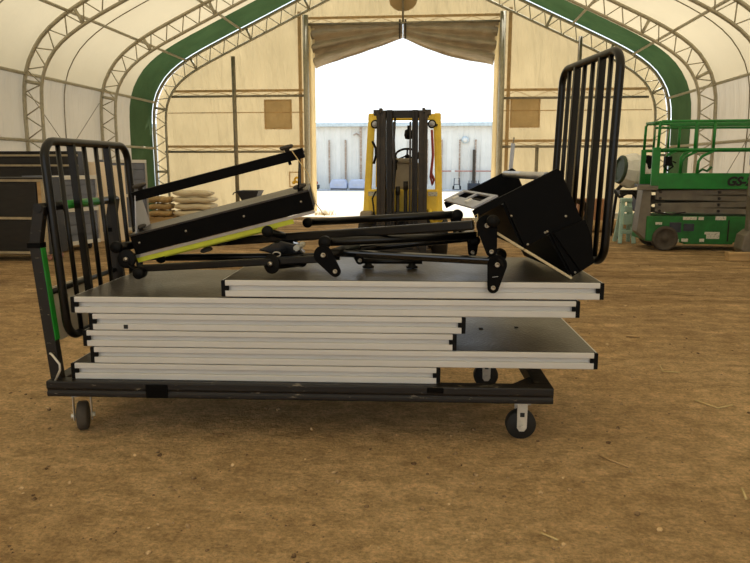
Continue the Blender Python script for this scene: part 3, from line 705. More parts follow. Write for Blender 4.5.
for y in (16.3, 16.75, 17.2): MB().abox(-7.2, -5.75, y, y+.1, 0, .08).build('bearer', M['wood'], pa)
for k, nm in enumerate(('bottom', 'second', 'third', 'top')):
    sack(-6.05+.02*(k % 2), 16.55, .112+.166*k, .95, f'cream cement sack in the right stack, {nm} layer', False)
    if k < 3: sack(-6.1, 17.05, .112+.166*k, .95, f'cream cement sack behind the front right stack, {nm} layer', False)
for k, nm in enumerate(('bottom', 'middle', 'top')):
    sack(-6.86, 16.55, .112+.168*k, .62, f'tan film-wrapped sack in the left stack, {nm} layer', True)
bb = MB(); bb.ball((-7.62, 16.5, .15), .24, .2, .18, 3, .04); bb.ball((-7.45, 16.0, .1), .18, .15, .12, 3, .03)
tag(bb.build('plastic_bag', M['bluebag']), 'crumpled light blue plastic bag on the dirt left of the sacks', 'bag')
hp = thing('steel_hopper', (-4.7, 16.9, 0), 'dark grey steel hopper standing before the end wall, left of the doorway', 'hopper')
c0 = [(-4.98,16.65,.74),(-4.42,16.65,.74),(-4.42,17.2,.74),(-4.98,17.2,.74)]; c1 = [(-4.84,16.8,.42),(-4.56,16.8,.42),(-4.56,17.05,.42),(-4.84,17.05,.42)]
mb = MB(); A = [mb.bm.verts.new(p) for p in c0]; B = [mb.bm.verts.new(p) for p in c1]
for i in range(4): mb.face([A[i], A[(i+1) % 4], B[(i+1) % 4], B[i]])
mb.face(B); mb.build('funnel', M['navy'], hp, solid=.01)
mb = MB(); 
for x in (-4.84, -4.56):
    for y in (16.8, 17.05): mb.bar((x, y, .44), (x+(-.08 if x < -4.7 else .08), y, 0), .03, .03, (0,1,0))
mb.build('legs_frame', M['navy'], hp)
MB().tube([(-4.98, 16.8, .72), (-5.06, 16.75, .69), (-5.1, 16.75, .64)], .015, 6).build('handle', M['navy'], hp)

# ------------------------------------------------------------------ dark racks at the left side
def rack(x0, x1, y0, y1, h, label, shelves, edge=True):
    r = thing('storage_rack', ((x0+x1)/2, y0, 0), label, 'rack')
    MB().abox(x0, x1, y0+.03, y1, .1, h-.02).build('body', M['stackblack'], r, bevel=.004)
    for z in shelves: MB().abox(x0, x1, y0, y0+.03, z-.017, z+.017).build('shelf_edge', M['creamedge'], r)
    MB().abox(x0, x1, y0-.01, y1, h-.02, h).build('top_board', M['stackblack'], r)
    n = 0
    for za, zb in zip(shelves, shelves[1:]):
        MB().abox(x0+.03, x1-.12, y0+.012, y0+.03, za+.03, zb-.04).build('dark_panel', M['stackblack'], r, bevel=.004)
    if edge:
        MB().abox(x1-.035, x1, y0-.004, y0+.03, .1, h-.03).build('end_trim', M['creamedge'], r)
        MB().abox(x1-.09, x1-.04, y0, y0+.03, .12, h-.06).build('end_board', M['wood'], r)
    for x in (x0+.2, x1-.08):
        for y in (y0+.12, y1-.12):
            MB().lathe((x, y-.02, .05), (0,1,0), [(0,0),(.05,0),(.05,.04),(0,.04)], 14).build('caster_wheel', M['redpipe'], r)
    return r
rack(-7.35, -5.5, 9.15, 9.7, 1.19, 'black wheeled storage rack with cream shelf edges at the left edge of the photo', [.13, .62, 1.15])
rack(-8.2, -6.12, 11.25, 11.6, 1.6, 'taller black storage rack standing behind the front black rack', [.2, 1.36, 1.53], False)
def grey_case(p, q, z0, z1, depth, label, mids):
    p, q = Vector((*p, 0)), Vector((*q, 0)); d = (q-p).normalized(); n = Vector((-d.y, d.x, 0))
    r = thing('deck_case', ((p+q)/2), label, 'case')
    mb = MB(); mb.box(p+Z*z0, q-p, n*depth, Z*(z1-z0)); mb.build('body', M['grey_dk'], r)
    rows = 7
    for i in range(rows):
        za = z0+(z1-z0)*i/rows
        MB().box(p-n*.012+Z*(za+.012), q-p, n*.014, Z*((z1-z0)/rows-.018)).build('board', M['grey_dk'], r, bevel=.003)
    for z in mids: MB().box(p-n*.03-d*.01+Z*(z-.03), (q-p)+d*.02, n*.03, Z*.06).build('white_edge', M['cladding'], r)
    for e_ in (p, q): MB().box(e_-n*.028-d*.02+Z*z0, d*.035, n*.05, Z*(z1-z0)).build('corner_trim', M['silver'], r)
    for e_ in (p+d*.1, q-d*.1):
        MB().lathe(e_+n*.1+Z*(z0/2), n, [(0,0),(z0/2,0),(z0/2,.05),(0,.05)], 16).build('caster_wheel', M['rubber'], r)
    return r
grey_case((-5.95, 9.95), (-5.62, 10.85), .1, 1.2, -.02-.5 if False else .5, 'grey planked case with white edges behind the black handle, nearer one', [.13, .66, 1.17])
grey_case((-6.3, 12.6), (-5.75, 13.15), .1, 1.47, .5, 'taller grey planked case with white edges in front of the green tent strip', [.13, .78, 1.44])
pb = MB().box((-6.2, 11.7, 0), (.3, .25, 0), (-.018, .02, 0), (-.04, .05, 1.42)).build('plywood_sheet', M['ply'], None)
tag(pb, 'pale plywood sheet standing upright between the two grey cases, left one', 'board')
pb = MB().box((-5.88, 11.95, 0), (.2, .16, 0), (-.018, .02, 0), (-.04, .05, 1.36)).build('plywood_sheet', M['ply'], None)
tag(pb, 'narrower pale plywood strip standing upright right of the wider sheet', 'board')

# ------------------------------------------------------------------ platform trolley
UL, UR, VF, VB = -1.775, .73, -.045, .93
ZT = .293
tr = thing('platform_trolley', C(-.54, .44, 0), 'long black platform trolley with a bent green and black handle, carrying the stage decks', 'trolley')
mb = MB()
prof = [(VF, ZT-.004), (VF+.004, ZT), (VF+.075, ZT), (VF+.075, .215), (VF+.008, .212), (VF, .218), (VF, .236), (VF+.006, .241), (VF+.006, .25), (VF, .256)]
mb.prism([C(UL, v, z) for v, z in prof], U*(UR-UL)); mb.build('front_rail', M['black_worn'], tr, bevel=.003)
MB().cbox(UL, UR, VB-.075, VB, .215, ZT).build('back_rail', M['black_worn'], tr, bevel=.004)
MB().cbox(UL, UL+.07, VF+.075, VB-.075, .225, ZT).build('side_rail', M['black_worn'], tr, bevel=.004)
MB().cbox(UR-.08, UR, VF+.075, VB-.075, .225, ZT).build('side_rail', M['black_worn'], tr, bevel=.004)
for u in (-1.2, -.55, .1): MB().cbox(u-.035, u+.035, VF+.075, VB-.075, .21, ZT-.01).build('cross_bearer', M['black_worn'], tr)
for v, s_ in ((VF+.075, 1), (VB-.075, -1)):
    MB().prism([C(UR-.08, v, .23), C(UR-.2, v, .23), C(UR-.08, v+.14*s_, .23)], Z*.055).build('corner_gusset', M['black_worn'], tr)
MB().cbox(-1.27, -1.16, VF-.006, VF+.01, .215, .284).build('rail_clip', M['black'], tr, bevel=.003)
MB().cbox(.12, .2, VF-.006, VF+.01, .262, .29).build('rail_clip', M['black'], tr, bevel=.003)
def caster(u, v, ang, label=None):
    a = math.radians(ang); ax = U*math.cos(a)+V*math.sin(a); fw = ax.cross(Z); p = C(u, v, .075)
    fb = MB()
    for s_ in (-1, 1):
        q = p+ax*(.040*s_)
        fb.prism([q-fw*.026+Z*.125, q+fw*.026+Z*.125, q+fw*.024-Z*.008, q+fw*.012-Z*.026, q-fw*.012-Z*.026, q-fw*.024-Z*.008], ax*.005*s_)
    fb.box(p-ax*.046-fw*.04+Z*.112, ax*.092, fw*.08, Z*.012); fb.cyl(p+Z*.12, C(u, v, .215), .03, 16)
    fb.box(C(u, v, .2)-ax*.05-fw*.05, ax*.1, fw*.1, Z*.016)
    f = fb.build('caster', M['zinc'], tr, bevel=.002)
    MB().lathe(p, ax, [(.012,-.03),(.045,-.03),(.05,-.024),(.066,-.026),(.075,-.018),(.075,.018),(.066,.026),(.05,.024),(.045,.03),(.012,.03)], 32).build('wheel', M['rubber' if ang > 30 else 'rubber_grey'], f)
    for s_ in (-1, 1): MB().cyl(p+ax*.036*s_, p+ax*(.058*s_), .012, 6).build('axle_nut', M['zinc'], f)
    if ang > 30: MB().box(p-ax*.0445+Z*.05-fw*.011, -ax*.0015, fw*.022, Z*.022).build('slot', M['ink'], f)
caster(-1.655, .07, 20); caster(.594, .06, 90); caster(.51, .86, 90); caster(-1.64, .86, 25)
# bent push handle at the left end
def handle_post(v, ty):
    mb = MB(); pts = [C(-1.745, v, .285), C(-1.80, v, .975), C(-1.765, v, 1.15)]
    for a, b in zip(pts, pts[1:]): mb.bar(a, b+(b-a).normalized()*.01, .045, .055, U)
    o = mb.build('handle_post', M['black_worn'], tr, bevel=.004)
    MB().bar(pts[0].lerp(pts[1], .3)+U*.03, pts[0].lerp(pts[1], .97)+U*.03, .042, .004, U).build('green_face', M['green_paint'], o)
    MB().bar(pts[1]-Z*.02, pts[1]+Z*.005, .056, .066, U).build('hinge_plate', M['black'], o)
handle_post(.02, 0); handle_post(.86, 0)
MB().cyl(C(-1.765, -.01, 1.15), C(-1.765, .89, 1.15), .022, 14).build('top_tube', M['black_tube'], tr)
MB().cyl(C(-1.765, .22, 1.15), C(-1.765, .62, 1.15), .0226, 14).build('green_grip', M['green_paint'], tr)
MB().cyl(C(-1.78, .03, .72), C(-1.78, .85, .72), .014, 10).build('crossbar', M['black_tube'], tr)
mb = MB(); mb.tube([C(-1.755, -.02, .43), C(-1.74, -.03, .425), C(-1.70, -.04, .38), C(-1.70, -.04, .35), C(-1.735, -.03, .29)], .0055, 8); mb.build('wire_clip', M['zinc'], tr)
ps = MB().box(C(-1.775, .3, .288), V*.02+U*.002, V*.28+U*.001, Z*.41) if False else MB()
ps.cbox(-1.80, -1.793, .1, .48, .45, .74)
ps.build('side_sheet', M['palesheet'], tr)

# ------------------------------------------------------------------ stage decks
TH, PITCHZ = .0812, .0848
RAILP = [(.003,.0),(.0,.003),(.0,.029),(.002,.031),(.02,.031),(.02,.055),(.002,.055),(.0,.057),(.0,TH-.003),(.003,TH),(.024,TH),(.024,.0)]
def deck(i, u0, u1, label, v0=0.0, w_=.914, rot=0.0):
    z0 = ZT+PITCHZ*i+(.004 if i == 5 else 0)
    r = thing('stage_deck', C((u0+u1)/2, v0, z0), label, 'stage deck', 'stage decks stacked on the trolley')
    v1 = v0+w_; cw = .02
    def rail(name, pts, ext): MB().prism(pts, ext).build(name, M['alu'], r)
    rail('edge_rail', [C(u0+cw, v0+d, z0+z) for d, z in RAILP], U*(u1-u0-2*cw))
    rail('edge_rail', [C(u0+cw, v1-d, z0+z) for d, z in RAILP], U*(u1-u0-2*cw))
    rail('edge_rail', [C(u0+d, v0+cw, z0+z) for d, z in RAILP], V*(w_-2*cw))
    rail('edge_rail', [C(u1-d, v0+cw, z0+z) for d, z in RAILP], V*(w_-2*cw))
    for u, s_ in ((u0, 1), (u1, -1)):
        for v, t_ in ((v0, 1), (v1, -1)):
            mb = MB(); a, b = u, u+s_*cw; c, d = v-t_*.001, v+t_*cw
            mb.cbox(min(a, b), max(a, b), min(c, d), max(c, d), z0+.001, z0+TH-.001)
            e_ = u+s_*(cw+.017); f_ = v+t_*.012
            mb.cbox(min(b, e_), max(b, e_), min(c, f_), max(c, f_), z0+.031, z0+.055)
            mb.build('corner_cap', M['blackcap'], r, bevel=.002)
    MB().cbox(u0+.012, u1-.012, v0+.012, v1-.012, z0+TH+.0002, z0+TH+.0022).build('deck_board', M['tread'], r)
    MB().cbox(u0+.03, u1-.03, v0+.43, v0+.49, z0+.01, z0+.058).build('under_brace', M['alu'], r)
    return r
deck(0, -1.665, .186, 'bottom stage deck of the stack, short one lying directly on the trolley frame')
d5 = deck(1, -1.56, .944, 'long stage deck second from the bottom, its dark top bare at the right end')
deck(2, -1.592, .262, 'short stage deck third from the bottom of the stack')
d3 = deck(3, -1.556, .304, 'short stage deck fourth from the bottom, small black hole in its left front edge')
deck(4, -1.642, .845, 'long stage deck second from the top, its dark top bare at the left end')
deck(5, -.885, .954, 'topmost stage deck of the stack, carrying the black poles and steps')
for dk, u, z in ((d3, -1.37, ZT+PITCHZ*3-.012), (d5, .34, 0), ):
    if z: MB().cbox(u-.011, u+.011, -.0015, .004, z-.0+.02, z+.04).build('edge_hole', M['ink'], dk)
for u, v in ((.42, .46), (.62, .5)):
    MB().cbox(u, u+.02, v, v+.02, ZT+PITCHZ+TH+.0005, ZT+PITCHZ+TH+.006).build('stud', M['blackcap'], d5)

# ------------------------------------------------------------------ guard rails
def guard(p_near, p_far, tilt_u, h, rad, name_label, feet, bowl=.09):
    """hoop from near-bottom point to far-bottom point; tilt_u = sideways shift of the top"""
    pn, pf = Vector(p_near), Vector(p_far); d = (pf-pn); wlen = d.length; d.normalize(); up = (Z*h+U*tilt_u)
    L_ = up.length; up.normalize()
    def P(a, b): return pn+d*a+up*b
    r_ = thing('guard_rail', pn, name_label, 'guard rail')
    pts = []
    for cx, cy, a0 in ((bowl, bowl, PI), (bowl, L_-bowl, PI/2), (wlen-bowl, L_-bowl, 0), (wlen-bowl, bowl, -PI/2)):
        for k in range(7):
            a = a0 - (PI/2)*k/6 + (PI/2 if False else 0)
            pts.append((cx, cy, a))
    loop = []
    for i, (cx, cy, a) in enumerate(pts):
        q = i//7; k = i % 7
        st = (1.5*PI, PI, .5*PI, 0)[q]; a = st-(PI/2)*k/6
        loop.append(P(cx+bowl*math.cos(a), cy+bowl*math.sin(a)))
    MB().tube(loop, rad, 14, True).build('hoop', M['black_tube'], r_)
    thick = (0, 1, 0, 0, 1, 0)
    for k in range(6):
        a = wlen*(k+1)/7
        mb = MB()
        if thick[k]: mb.bar(P(a, .005), P(a, L_-.005), .024, .036, d.cross(up))
        else: mb.cyl(P(a, 0), P(a, L_), .0125, 10)
        mb.build('bar', M['black_tube'], r_)
    return r_
guard(C(-1.685, .04, .495), C(-1.65, .945, .495), -.055, .975, .021, 'black guard rail standing upright at the left end of the deck stack', [])
gr = guard(C(1.0, .2, .873), C(.898, .98, .873), .03, 1.03, .021, 'taller standing black guard rail at the right end of the deck stack', [])
for v in (.45, .7):
    o = MB().cyl(C(.998-.13*(v-.2), v, .873), C(.94, v, ZT+PITCHZ*5+TH+.007), .011, 10).build('mounting_pin', M['zinc'], gr)
for v in (.2, .72):
    pass

# ------------------------------------------------------------------ leg poles with round caps and drop plates
def pole(mb, p, q, r=.021): mb.cyl(p, q, r, 16); return mb
def cap(c, axis, r, par, name='end_cap', t=.02): return MB().lathe(Vector(c)-Vector(axis).normalized()*t/2, axis, [(0,0),(r*.9,0),(r,t*.2),(r,t*.8),(r*.9,t),(0,t)], 22).build(name, M['blackcap'], par)
def drop_plate(a, b, ra, rb, axis, par, t=.008):     # teardrop plate from a (big end) to b (small end)
    a, b = Vector(a), Vector(b); ax = Vector(axis).normalized(); d = b-a; d = d-ax*d.dot(ax); L_ = d.length; d.normalize(); n = ax.cross(d)
    pts = []; off = math.asin((ra-rb)/L_)
    for k in range(15):
        an = PI/2-off+ (PI+2*off)*k/14
        pts.append(a+(d*math.cos(an)+n*math.sin(an))*ra)
    bb = a+d*L_
    for k in range(11):
        an = -PI/2+off+(PI-2*off)*k/10
        pts.append(bb+(d*math.cos(an)+n*math.sin(an))*rb)
    o = MB().prism([p-ax*t/2 for p in pts], ax*t).build('drop_plate', M['black'], par, bevel=.0015)
    for c, r in ((a, .012), (bb, .011)):
        b2 = MB().lathe(c-ax*(t/2), -ax, [(0,0),(r,0),(r,.006),(r*.5,.006),(r*.45,.002),(0,.002)], 12).build('bolt', M['boltsteel'], o)
    return o
FA = V        # the direction away from the camera
G = 'leg poles piled on the stage decks'
# long pole along the back
p = thing('leg_pole', C(-.56, .75, 1.02), 'black pole furthest back across the pile, capped at both ends', 'pole', G)
a, b = C(-.555, .7, 1.028), C(.272, .45, 1.093)
pole(MB(), a, b, .021).build('tube', M['black_tube'], p); cap(a-V*.02, V, .029, p, t=.05); cap(b+U*.012-V*.03, V, .03, p, t=.04)
mb = MB(); mb.cyl(b+U*.012-V*.03, b+U*.012+V*.25-Z*.02, .018, 12); mb.build('cross_tube', M['black_tube'], p)
drop_plate(b+V*.2+U*.02-Z*.03, b+V*.2-Z*.12+U*.03, .032, .022, V, p)
# second pole, brown lit top, drop plate at the right
p = thing('leg_pole', C(-1.2, .5, .9), 'black pole under the tilted step unit, ending in a hanging plate beside the right steps', 'pole', G)
a, b = C(-1.27, .64, .905), C(.335, .045, 1.072)
mb = MB(); mb.bar(a, b, .04, .046); mb.build('tube', M['black_tube'], p, bevel=.008)
m_ = a.lerp(b, .35); cap(m_-V*.15+Z*.05, V, .03, p); mb = MB(); mb.cyl(m_-V*.15+Z*.05, m_+V*.02-Z*.0+U*.1, .018, 12); mb.build('cross_tube', M['black_tube'], p)
drop_plate(b+U*.06+V*-.02, b+U*.085-V*.02-Z*.125, .05, .026, V, p); cap(b+U*.085-V*.05+Z*.022, V, .03, p, t=.03)
mb = MB(); mb.cyl(b+U*.085-V*.05+Z*.022, b+U*.085+V*.03+Z*.018, .02, 12); mb.build('cross_tube', M['black_tube'], p)
# lower front pole, left end on the deck, right end at the big hanging plate
p = thing('leg_pole', C(-1.4, .3, .8), 'lowest black pole along the deck, with a wide hanging plate at its right end', 'pole', G)
a, b = C(-1.40, .28, .815), C(-.415, .11, .895)
mb = MB(); mb.bar(a, b, .036, .036); mb.build('tube', M['black_tube'], p, bevel=.006)
drop_plate(C(-.391, .06, .921), C(-.333, .06, .841), .047, .028, V, p)
mb = MB(); mb.cyl(C(-.39, .066, .915), C(-.25, .32, .935), .024, 14); mb.build('cross_tube', M['black_tube'], p)
drop_plate(C(-.26, .32, .935), C(-.23, .32, .86), .03, .022, V, p)
o = cap(C(-1.455, .26, .868), V, .05, p, 'end_plate', .012)
MB().lathe(C(-1.455, .254, .868), -V, [(0,0),(.012,0),(.012,.012),(0,.012)], 10).build('bolt', M['boltsteel'], o)
cap(C(-1.507, .26, .93), V, .031, p, t=.03)
mb = MB(); mb.cyl(C(-1.505, .26, .93), C(-1.43, .5, .925), .022, 12); mb.cyl(C(-1.468, .264, .868), C(-1.36, .5, .858), .024, 12); mb.build('cross_tube', M['black_tube'], p)
mb = MB(); mb.lathe(C(-1.385, .22, .795), V, [(0,0),(.026,0),(.03,.006),(.03,.06),(0,.06)], 18); mb.bar(C(-1.455, .27, .85), C(-1.385, .25, .795), .03, .012); mb.build('end_foot', M['blackcap'], p)
p = thing('leg_pole', C(-.3, .2, .98), 'black pole with a round cap above the wide hanging plate, rising toward the right steps', 'pole', G)
a, b = C(-.385, .1, .981), C(.39, .4, .986)
pole(MB(), a+U*.02, b, .021).build('tube', M['black_tube'], p); cap(a-V*.015, V, .032, p, t=.04)
mb = MB(); mb.cyl(a, a+U*.03+V*.2-Z*.02, .02, 12); mb.build('cross_tube', M['black_tube'], p)
# parallel pole just behind it
p = thing('leg_pole', C(-1.3, .55, .87), 'black pole lying low behind the lowest pole, beneath the lime strip', 'pole', G)
pole(MB(), C(-1.36, .52, .842), C(-.35, .46, .862), .02).build('tube', M['black_tube'], p)
cap(C(-.645, .60, .92), V, .04, p, t=.05); cap(C(-1.36, .50, .842), V, .03, p)
mb = MB(); mb.cyl(C(-.645, .47, .865), C(-.645, .60, .92), .018, 12); mb.build('cross_tube', M['black_tube'], p)
# roller with a round end plate on the deck
p = thing('leg_roller', C(-.665, .15, .808), 'short black roller with a round bolted end plate lying on the deck top', 'roller')
a, b = C(-.662, .14, .864), C(-.545, .36, .85)
o = cap(a, (b-a), .05, p, 'end_plate', .012); ax = (a-b).normalized()
MB().lathe(a+ax*.006, ax, [(0,0),(.013,0),(.013,.012),(0,.012)], 10).build('bolt', M['boltsteel'], o)
mb = MB(); mb.cyl(a, b, .03, 18); mb.build('tube', M['black_tube'], p); cap(b, (b-a), .034, p)
MB().tube([C(-.64, .16, .91)+ (U*math.cos(t*PI/6)*.02+Z*math.sin(t*PI/6)*.012) for t in range(12)], .004, 6, True).build('ring', M['boltsteel'], p)
# dark latch block behind the roller
p = thing('latch_block', C(-.68, .42, .87), 'glossy black clamp lying among the poles behind the roller', 'clamp')
mb = MB(); mb.prism([C(-.78, .36, .905), C(-.66, .36, .96), C(-.57, .36, .94), C(-.53, .36, .888), C(-.6, .36, .88), C(-.7, .36, .885)], V*.07); mb.build('body', M['black_gloss'] if 'black_gloss' in M else M['black'], p, bevel=.008)
mb = MB(); mb.cyl(C(-.57, .34, .92), C(-.55, .45, .93), .016, 10); mb.build('lever', M['zinc'], p)
# right group: two crossing poles
p = thing('leg_pole', C(-.33, .5, .9), 'black pole rising to the right behind the front pole, with a small hanging plate', 'pole', G)
a, b = C(-.34, .45, .895), C(.345, .45, .968)
pole(MB(), a, b, .021).build('tube', M['black_gloss'], p); cap(b+U*.03-V*.05-Z*.008, V, .031, p, t=.03)
drop_plate(b+U*.025-V*.02-Z*.01, b+U*.025-V*.02-Z*.075, .032, .024, V, p)
mb = MB(); mb.cyl(b+U*.03-V*.05-Z*.008, b+U*.0+V*.25+Z*.02, .019, 12); mb.build('cross_tube', M['black_tube'], p); cap(b+V*.25+Z*.02, V, .03, p)
mb = MB(); mb.cyl(b-U*.03+Z*.02-V*.03, b+U*.03+Z*.04-V*.03, .014, 10); mb.build('wing_bolt', M['zinc'], p)
p = thing('leg_pole', C(-.32, .2, .93), 'front black pole ending in the bolted plate that hangs over the deck edge', 'pole', G)
a, b = C(-.325, .2, .915), C(.425, .02, .903)
mb = MB(); mb.bar(a, b, .036, .036, Z-V*.25); mb.build('tube', M['black_gloss'], p, bevel=.009)
drop_plate(C(.442, -.03, .892), C(.426, -.03, .782), .046, .027, V, p)
mb = MB(); mb.cyl(C(.442, -.03, .892), C(.475, .14, .915), .03, 16); mb.build('cross_tube', M['black_tube'], p); cap(C(.478, .15, .916), V, .033, p)
mb = MB(); mb.cyl(C(.42,-.035,.833), C(.448,-.035,.837), .0015, 6); mb.build('weld_line', M['grey_and_lit_black'], p)
# low pole with two rubber feet lying on the deck
p = thing('leg_pole', C(-.2, .5, .83), 'short black pole with two rubber feet lying flat on the deck behind the front poles', 'pole', G)
pole(MB(), C(-.25, .40, .846), C(.10, .40, .846), .015).build('tube', M['black_tube'], p)
for u in (-.19, .045):
    MB().lathe(C(u, .40, .809), Z, [(0,0),(.03,0),(.032,.008),(.02,.016),(.014,.03),(0,.03)], 16).build('rubber_foot', M['blackcap'], p)

# ------------------------------------------------------------------ tilted step unit on the left
sa = math.atan2(1.113-.873, -.464+1.417); E1 = (U*math.cos(sa)+Z*math.sin(sa)); E2 = (Z*math.cos(sa)-U*math.sin(sa)); tl = math.radians(5); Wd = (V*math.cos(tl)+E2*math.sin(tl)-U*.08).normalized(); E2 = (E2*math.cos(tl)-V*math.sin(tl)).normalized()
O1 = C(-1.417, .3, .873)
def Q(a, w_, h): return O1+E1*a+Wd*w_+E2*h
LEN = .985
sp_ = thing('step_unit', O1, 'long black step unit lying tilted across the poles, lime strip along its lower edge', 'step unit', None)
mb = MB(); mb.box(Q(0, 0, .012), E1*LEN, Wd*.3, E2*.103); mb.build('box', M['black'], sp_, bevel=.003)
mb = MB(); mb.box(Q(-.0, -.006, .112), E1*LEN, Wd*.31, E2*.01); mb.build('tread_board', M['tread'], sp_, bevel=.002)
MB().box(Q(0, -.008, -.004), E1*LEN, Wd*.01, E2*.015).build('silver_edge', M['silver'], sp_)
MB().box(Q(.0, -.004, -.03), E1*(LEN-.12), Wd*.006, E2*.027).build('lime_strip', M['lime'], sp_)
MB().box(Q(.13, .05, -.045), E1*(LEN-.35), Wd*.1, E2*.03).build('lime_panel', M['lime'], sp_)
for a in (.04, .3, .62, .93): 
    MB().lathe(Q(a, -.001, .07), -Wd, [(0,0),(.006,0),(.006,.003),(0,.003)], 8).build('rivet', M['boltsteel'], sp_)
def foot(a, w_, h, up, par, r=.034):
    return MB().lathe(Q(a, w_, h), up, [(0,0),(.012,0),(.012,.010),(r*.75,.013),(r,.020),(r,.028),(r*.8,.033),(0,.034)], 20).build('rubber_foot', M['knob'], par)
foot(.045, .08, .119, E2, sp_, .034); foot(LEN-.045, .06, .119, E2, sp_, .036)
foot(.35, .1, -.045, -E2, sp_); foot(.42, .2, -.045, -E2, sp_)
# upright end plates and the upper bar
for a, mt in ((.03, 'grey_and_lit_black'), (LEN-.06, 'black')):  # left plate's grey paints in door light falling on black paint
    MB().prism([Q(a, .02, .122), Q(a, .30, .122), Q(a+.06, .11, .31), Q(a+.06, .02, .31)], E1*.006).build('end_plate', M[mt], sp_)
mb = MB(); mb.box(Q(.075, .02, .28), E1*(LEN-.05), Wd*.05, E2*.05); mb.build('upper_bar', M['black'], sp_, bevel=.004)
foot(.125, .045, .33, E2, sp_, .036); foot(LEN-.055, .045, .33, E2, sp_, .036)
MB().cyl(Q(LEN-.06, .045, .285), Q(LEN-.06, .045, .262), .008, 8).build('bolt', M['blackcap'], sp_)
MB().tube([Q(LEN-.03, .01, .33), Q(LEN+.02, .0, .2), Q(LEN+.015, -.005, .05), Q(LEN+.045, 0, -.03)], .0025, 6).build('cord', M['straw'], sp_)

# ------------------------------------------------------------------ open steps on the right
Wr = (V*.76-U*.10)
sr = thing('stair_steps', C(.83, .1, .805), 'black two-step stair unit lying tipped on the deck, leaning toward the right guard rail', 'steps')
prof = [(.333,1.124),(.729,1.326),(.747,1.315),(.896,1.003),(.927,.872),(.828,.806),(.709,1.014),(.590,.945),(.485,1.163),(.349,1.09)]
def SP(u, z, w_=0.0): return C(u, .1, z+.012)+Wr*w_
for w_ in (0.0, .985):
    o = MB().prism([SP(u, z, w_) for u, z in prof], Wr*.018).build('side_plate', M['black'], sr, bevel=.002)
    if w_ == 0:
        mb = MB(); mb.prism([SP(u, z, -.022) for u, z in ((.716,1.02),(.868,1.085),(.905,1.0),(.918,.875),(.86,.832))], Wr*.02); mb.build('overlap_plate', M['black'], o, bevel=.003)
        for u, z in ((.685,1.02),(.695,1.025),(.604,.962),(.838,.826),(.52,1.1),(.78,1.1)):
            MB().lathe(SP(u, z), -V, [(0,0),(.006,0),(.006,.004),(0,.004)], 8).build('rivet', M['boltsteel'], o)
def slab(a, b, t, name, mat, w0=.0, w1=1.0):     # board between side plates, along profile points a-b
    pa, pb = Vector((*a, 0)), Vector((*b, 0)); d = (pb-pa).normalized(); n = Vector((d.y, -d.x, 0))*t
    return MB().prism([SP(a[0], a[1], w0), SP(b[0], b[1], w0), SP(b[0]+n.x, b[1]+n.y, w0), SP(a[0]+n.x, a[1]+n.y, w0)], Wr*(w1-w0)).build(name, M[mat], sr, bevel=.001)
slab((.342,1.091), (.586,.944), .012, 'edge_strip', 'ply_edge', -.006, .03)
slab((.592,.941), (.826,.802), .012, 'edge_strip', 'ply_edge', -.006, .03)
slab((.489,1.158), (.590,.95), .012, 'riser_board', 'black', .018, .985)
slab((.712,1.01), (.826,.815), .012, 'riser_board', 'black', .018, .985)
slab((.596,.952), (.705,1.008), -.012, 'tread_board', 'black', .018, .985)
slab((.893,1.0), (.92,.875), -.012, 'riser_board', 'black', .018, .985)
slab((.832,.812), (.92,.87), -.012, 'tread_board', 'black', .018, .985)
# slotted aluminium top plank between the plates
pa, pb = Vector((.336, 1.132)), Vector((.455, 1.192)); d = pb-pa
for (t0, t1, w0, w1) in ((0, .45, .0, 1), (.88, 1.0, 0, 1), (.45, .88, 0, .1), (.45, .88, .47, .53), (.45, .88, .9, 1)):
    q0, q1 = pa+d*t0, pa+d*t1
    MB().prism([SP(q0.x, q0.y, w0), SP(q1.x, q1.y, w0), SP(q1.x-.004, q1.y+.008, w0), SP(q0.x-.004, q0.y+.008, w0)], Wr*(w1-w0)).build('slotted_plank', M['grey_slot'], sr)
for w_ in (.3, .75):
    MB().box(SP(.355, 1.15, w_), U*.03+Z*.015, Wr*.06, Z*.008-U*.004).build('catch', M['cladding'], sr)
MB().cyl(SP(.690, 1.29, .03), SP(.690, 1.29, 1.0), .02, 14).build('cross_tube', M['silver'], sr)
MB().tube([SP(.335,1.10,-.03), SP(.352,1.11,-.03), SP(.356,1.07,-.03), SP(.352,1.0,-.03)], .0025, 6).build('cord', M['straw'], sr)

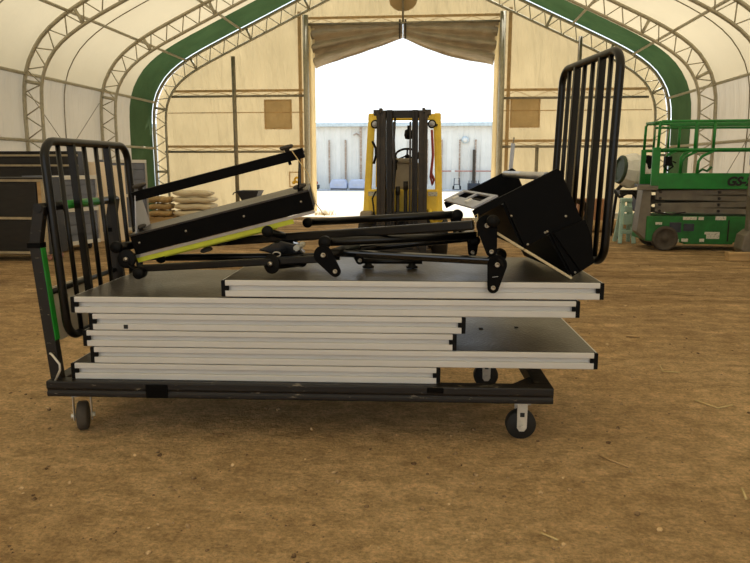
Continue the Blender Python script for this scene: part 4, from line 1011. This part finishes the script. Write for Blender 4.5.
# ------------------------------------------------------------------ bits on the dirt
pb = MB()
for i in range(2600):
    t = random.random()
    y = 1.3+9*t**2.6; x = random.uniform(-.85, .62)*(y+.8)
    if -1.9 < x < .9 and 3.0 < y < 4.3 and random.random() < .6: continue
    if (-1.4 < x < .4 and y > 7.8) or y > 9.7: continue
    s_ = random.choice((.0025, .003, .003, .003, .004, .004, .005, .006, .009))*(1+.1*y)
    m = Matrix.Translation((x, y, s_*.25)) @ Matrix.Rotation(random.uniform(0, 6), 4, 'Z') @ Matrix.Diagonal((s_*random.uniform(.8,1.6), s_, s_*.7, 1))
    rr = bmesh.ops.create_icosphere(pb.bm, subdivisions=1, radius=1, matrix=m)
    for v in rr['verts']: v.co += Vector((random.uniform(-.3,.3)*s_, random.uniform(-.3,.3)*s_, 0))
M['clod'] = pmat('dirt_clods', (204, 172, 128), .95, 0, .25, 6, .3, 50, (92,70,46), (1,1,1), .5, (.40,.60))
tag(pb.build('dirt_clods', M['clod']), 'small clods and stones scattered over the dirt floor', 'clods', None, 'stuff')
def stalk(pts, r, label, name='straw_stalk', mat='straw'):
    tag(MB().tube([(x, y, r*1.0) for x, y in pts], r, 6).build(name, M[mat]), label, 'straw' if mat == 'straw' else 'twig')
stalk([(1.513,3.943),(1.593,3.818),(1.693,3.875)], .005, 'pale bent straw stalk on the dirt, far right of the trolley')
stalk([(1.536,4.651),(1.512,4.511),(1.617,4.498)], .004, 'pale hooked straw stalk on the dirt, right of the trolley and further back')
stalk([(.779,3.111),(.817,3.059),(.88,2.99)], .005, 'dark thin twig on the dirt just in front of the right casters', 'twig', 'wood')
stalk([(.403,2.384),(.458,2.34)], .004, 'short pale straw stalk on the dirt nearest the bottom edge of the photo')
stalk([(1.522,5.454),(1.624,5.431)], .009, 'short dark stick on the dirt beyond the right end of the trolley', 'twig', 'wood')
stalk([(1.301,2.815),(1.279,2.726)], .006, 'short pale stick on the dirt at the right edge of the photo', 'twig', 'straw')

# ------------------------------------------------------------------ render look
vs = S.view_settings; vs.view_transform = 'Standard'; vs.look = 'None'; vs.gamma = 1; vs.exposure = 0.3; vs.use_curve_mapping = False
S.cycles.max_bounces = 8; S.cycles.diffuse_bounces = 4; S.cycles.transmission_bounces = 6; S.cycles.glossy_bounces = 3
S.cycles.use_denoising = True; S.cycles.sample_clamp_indirect = 8
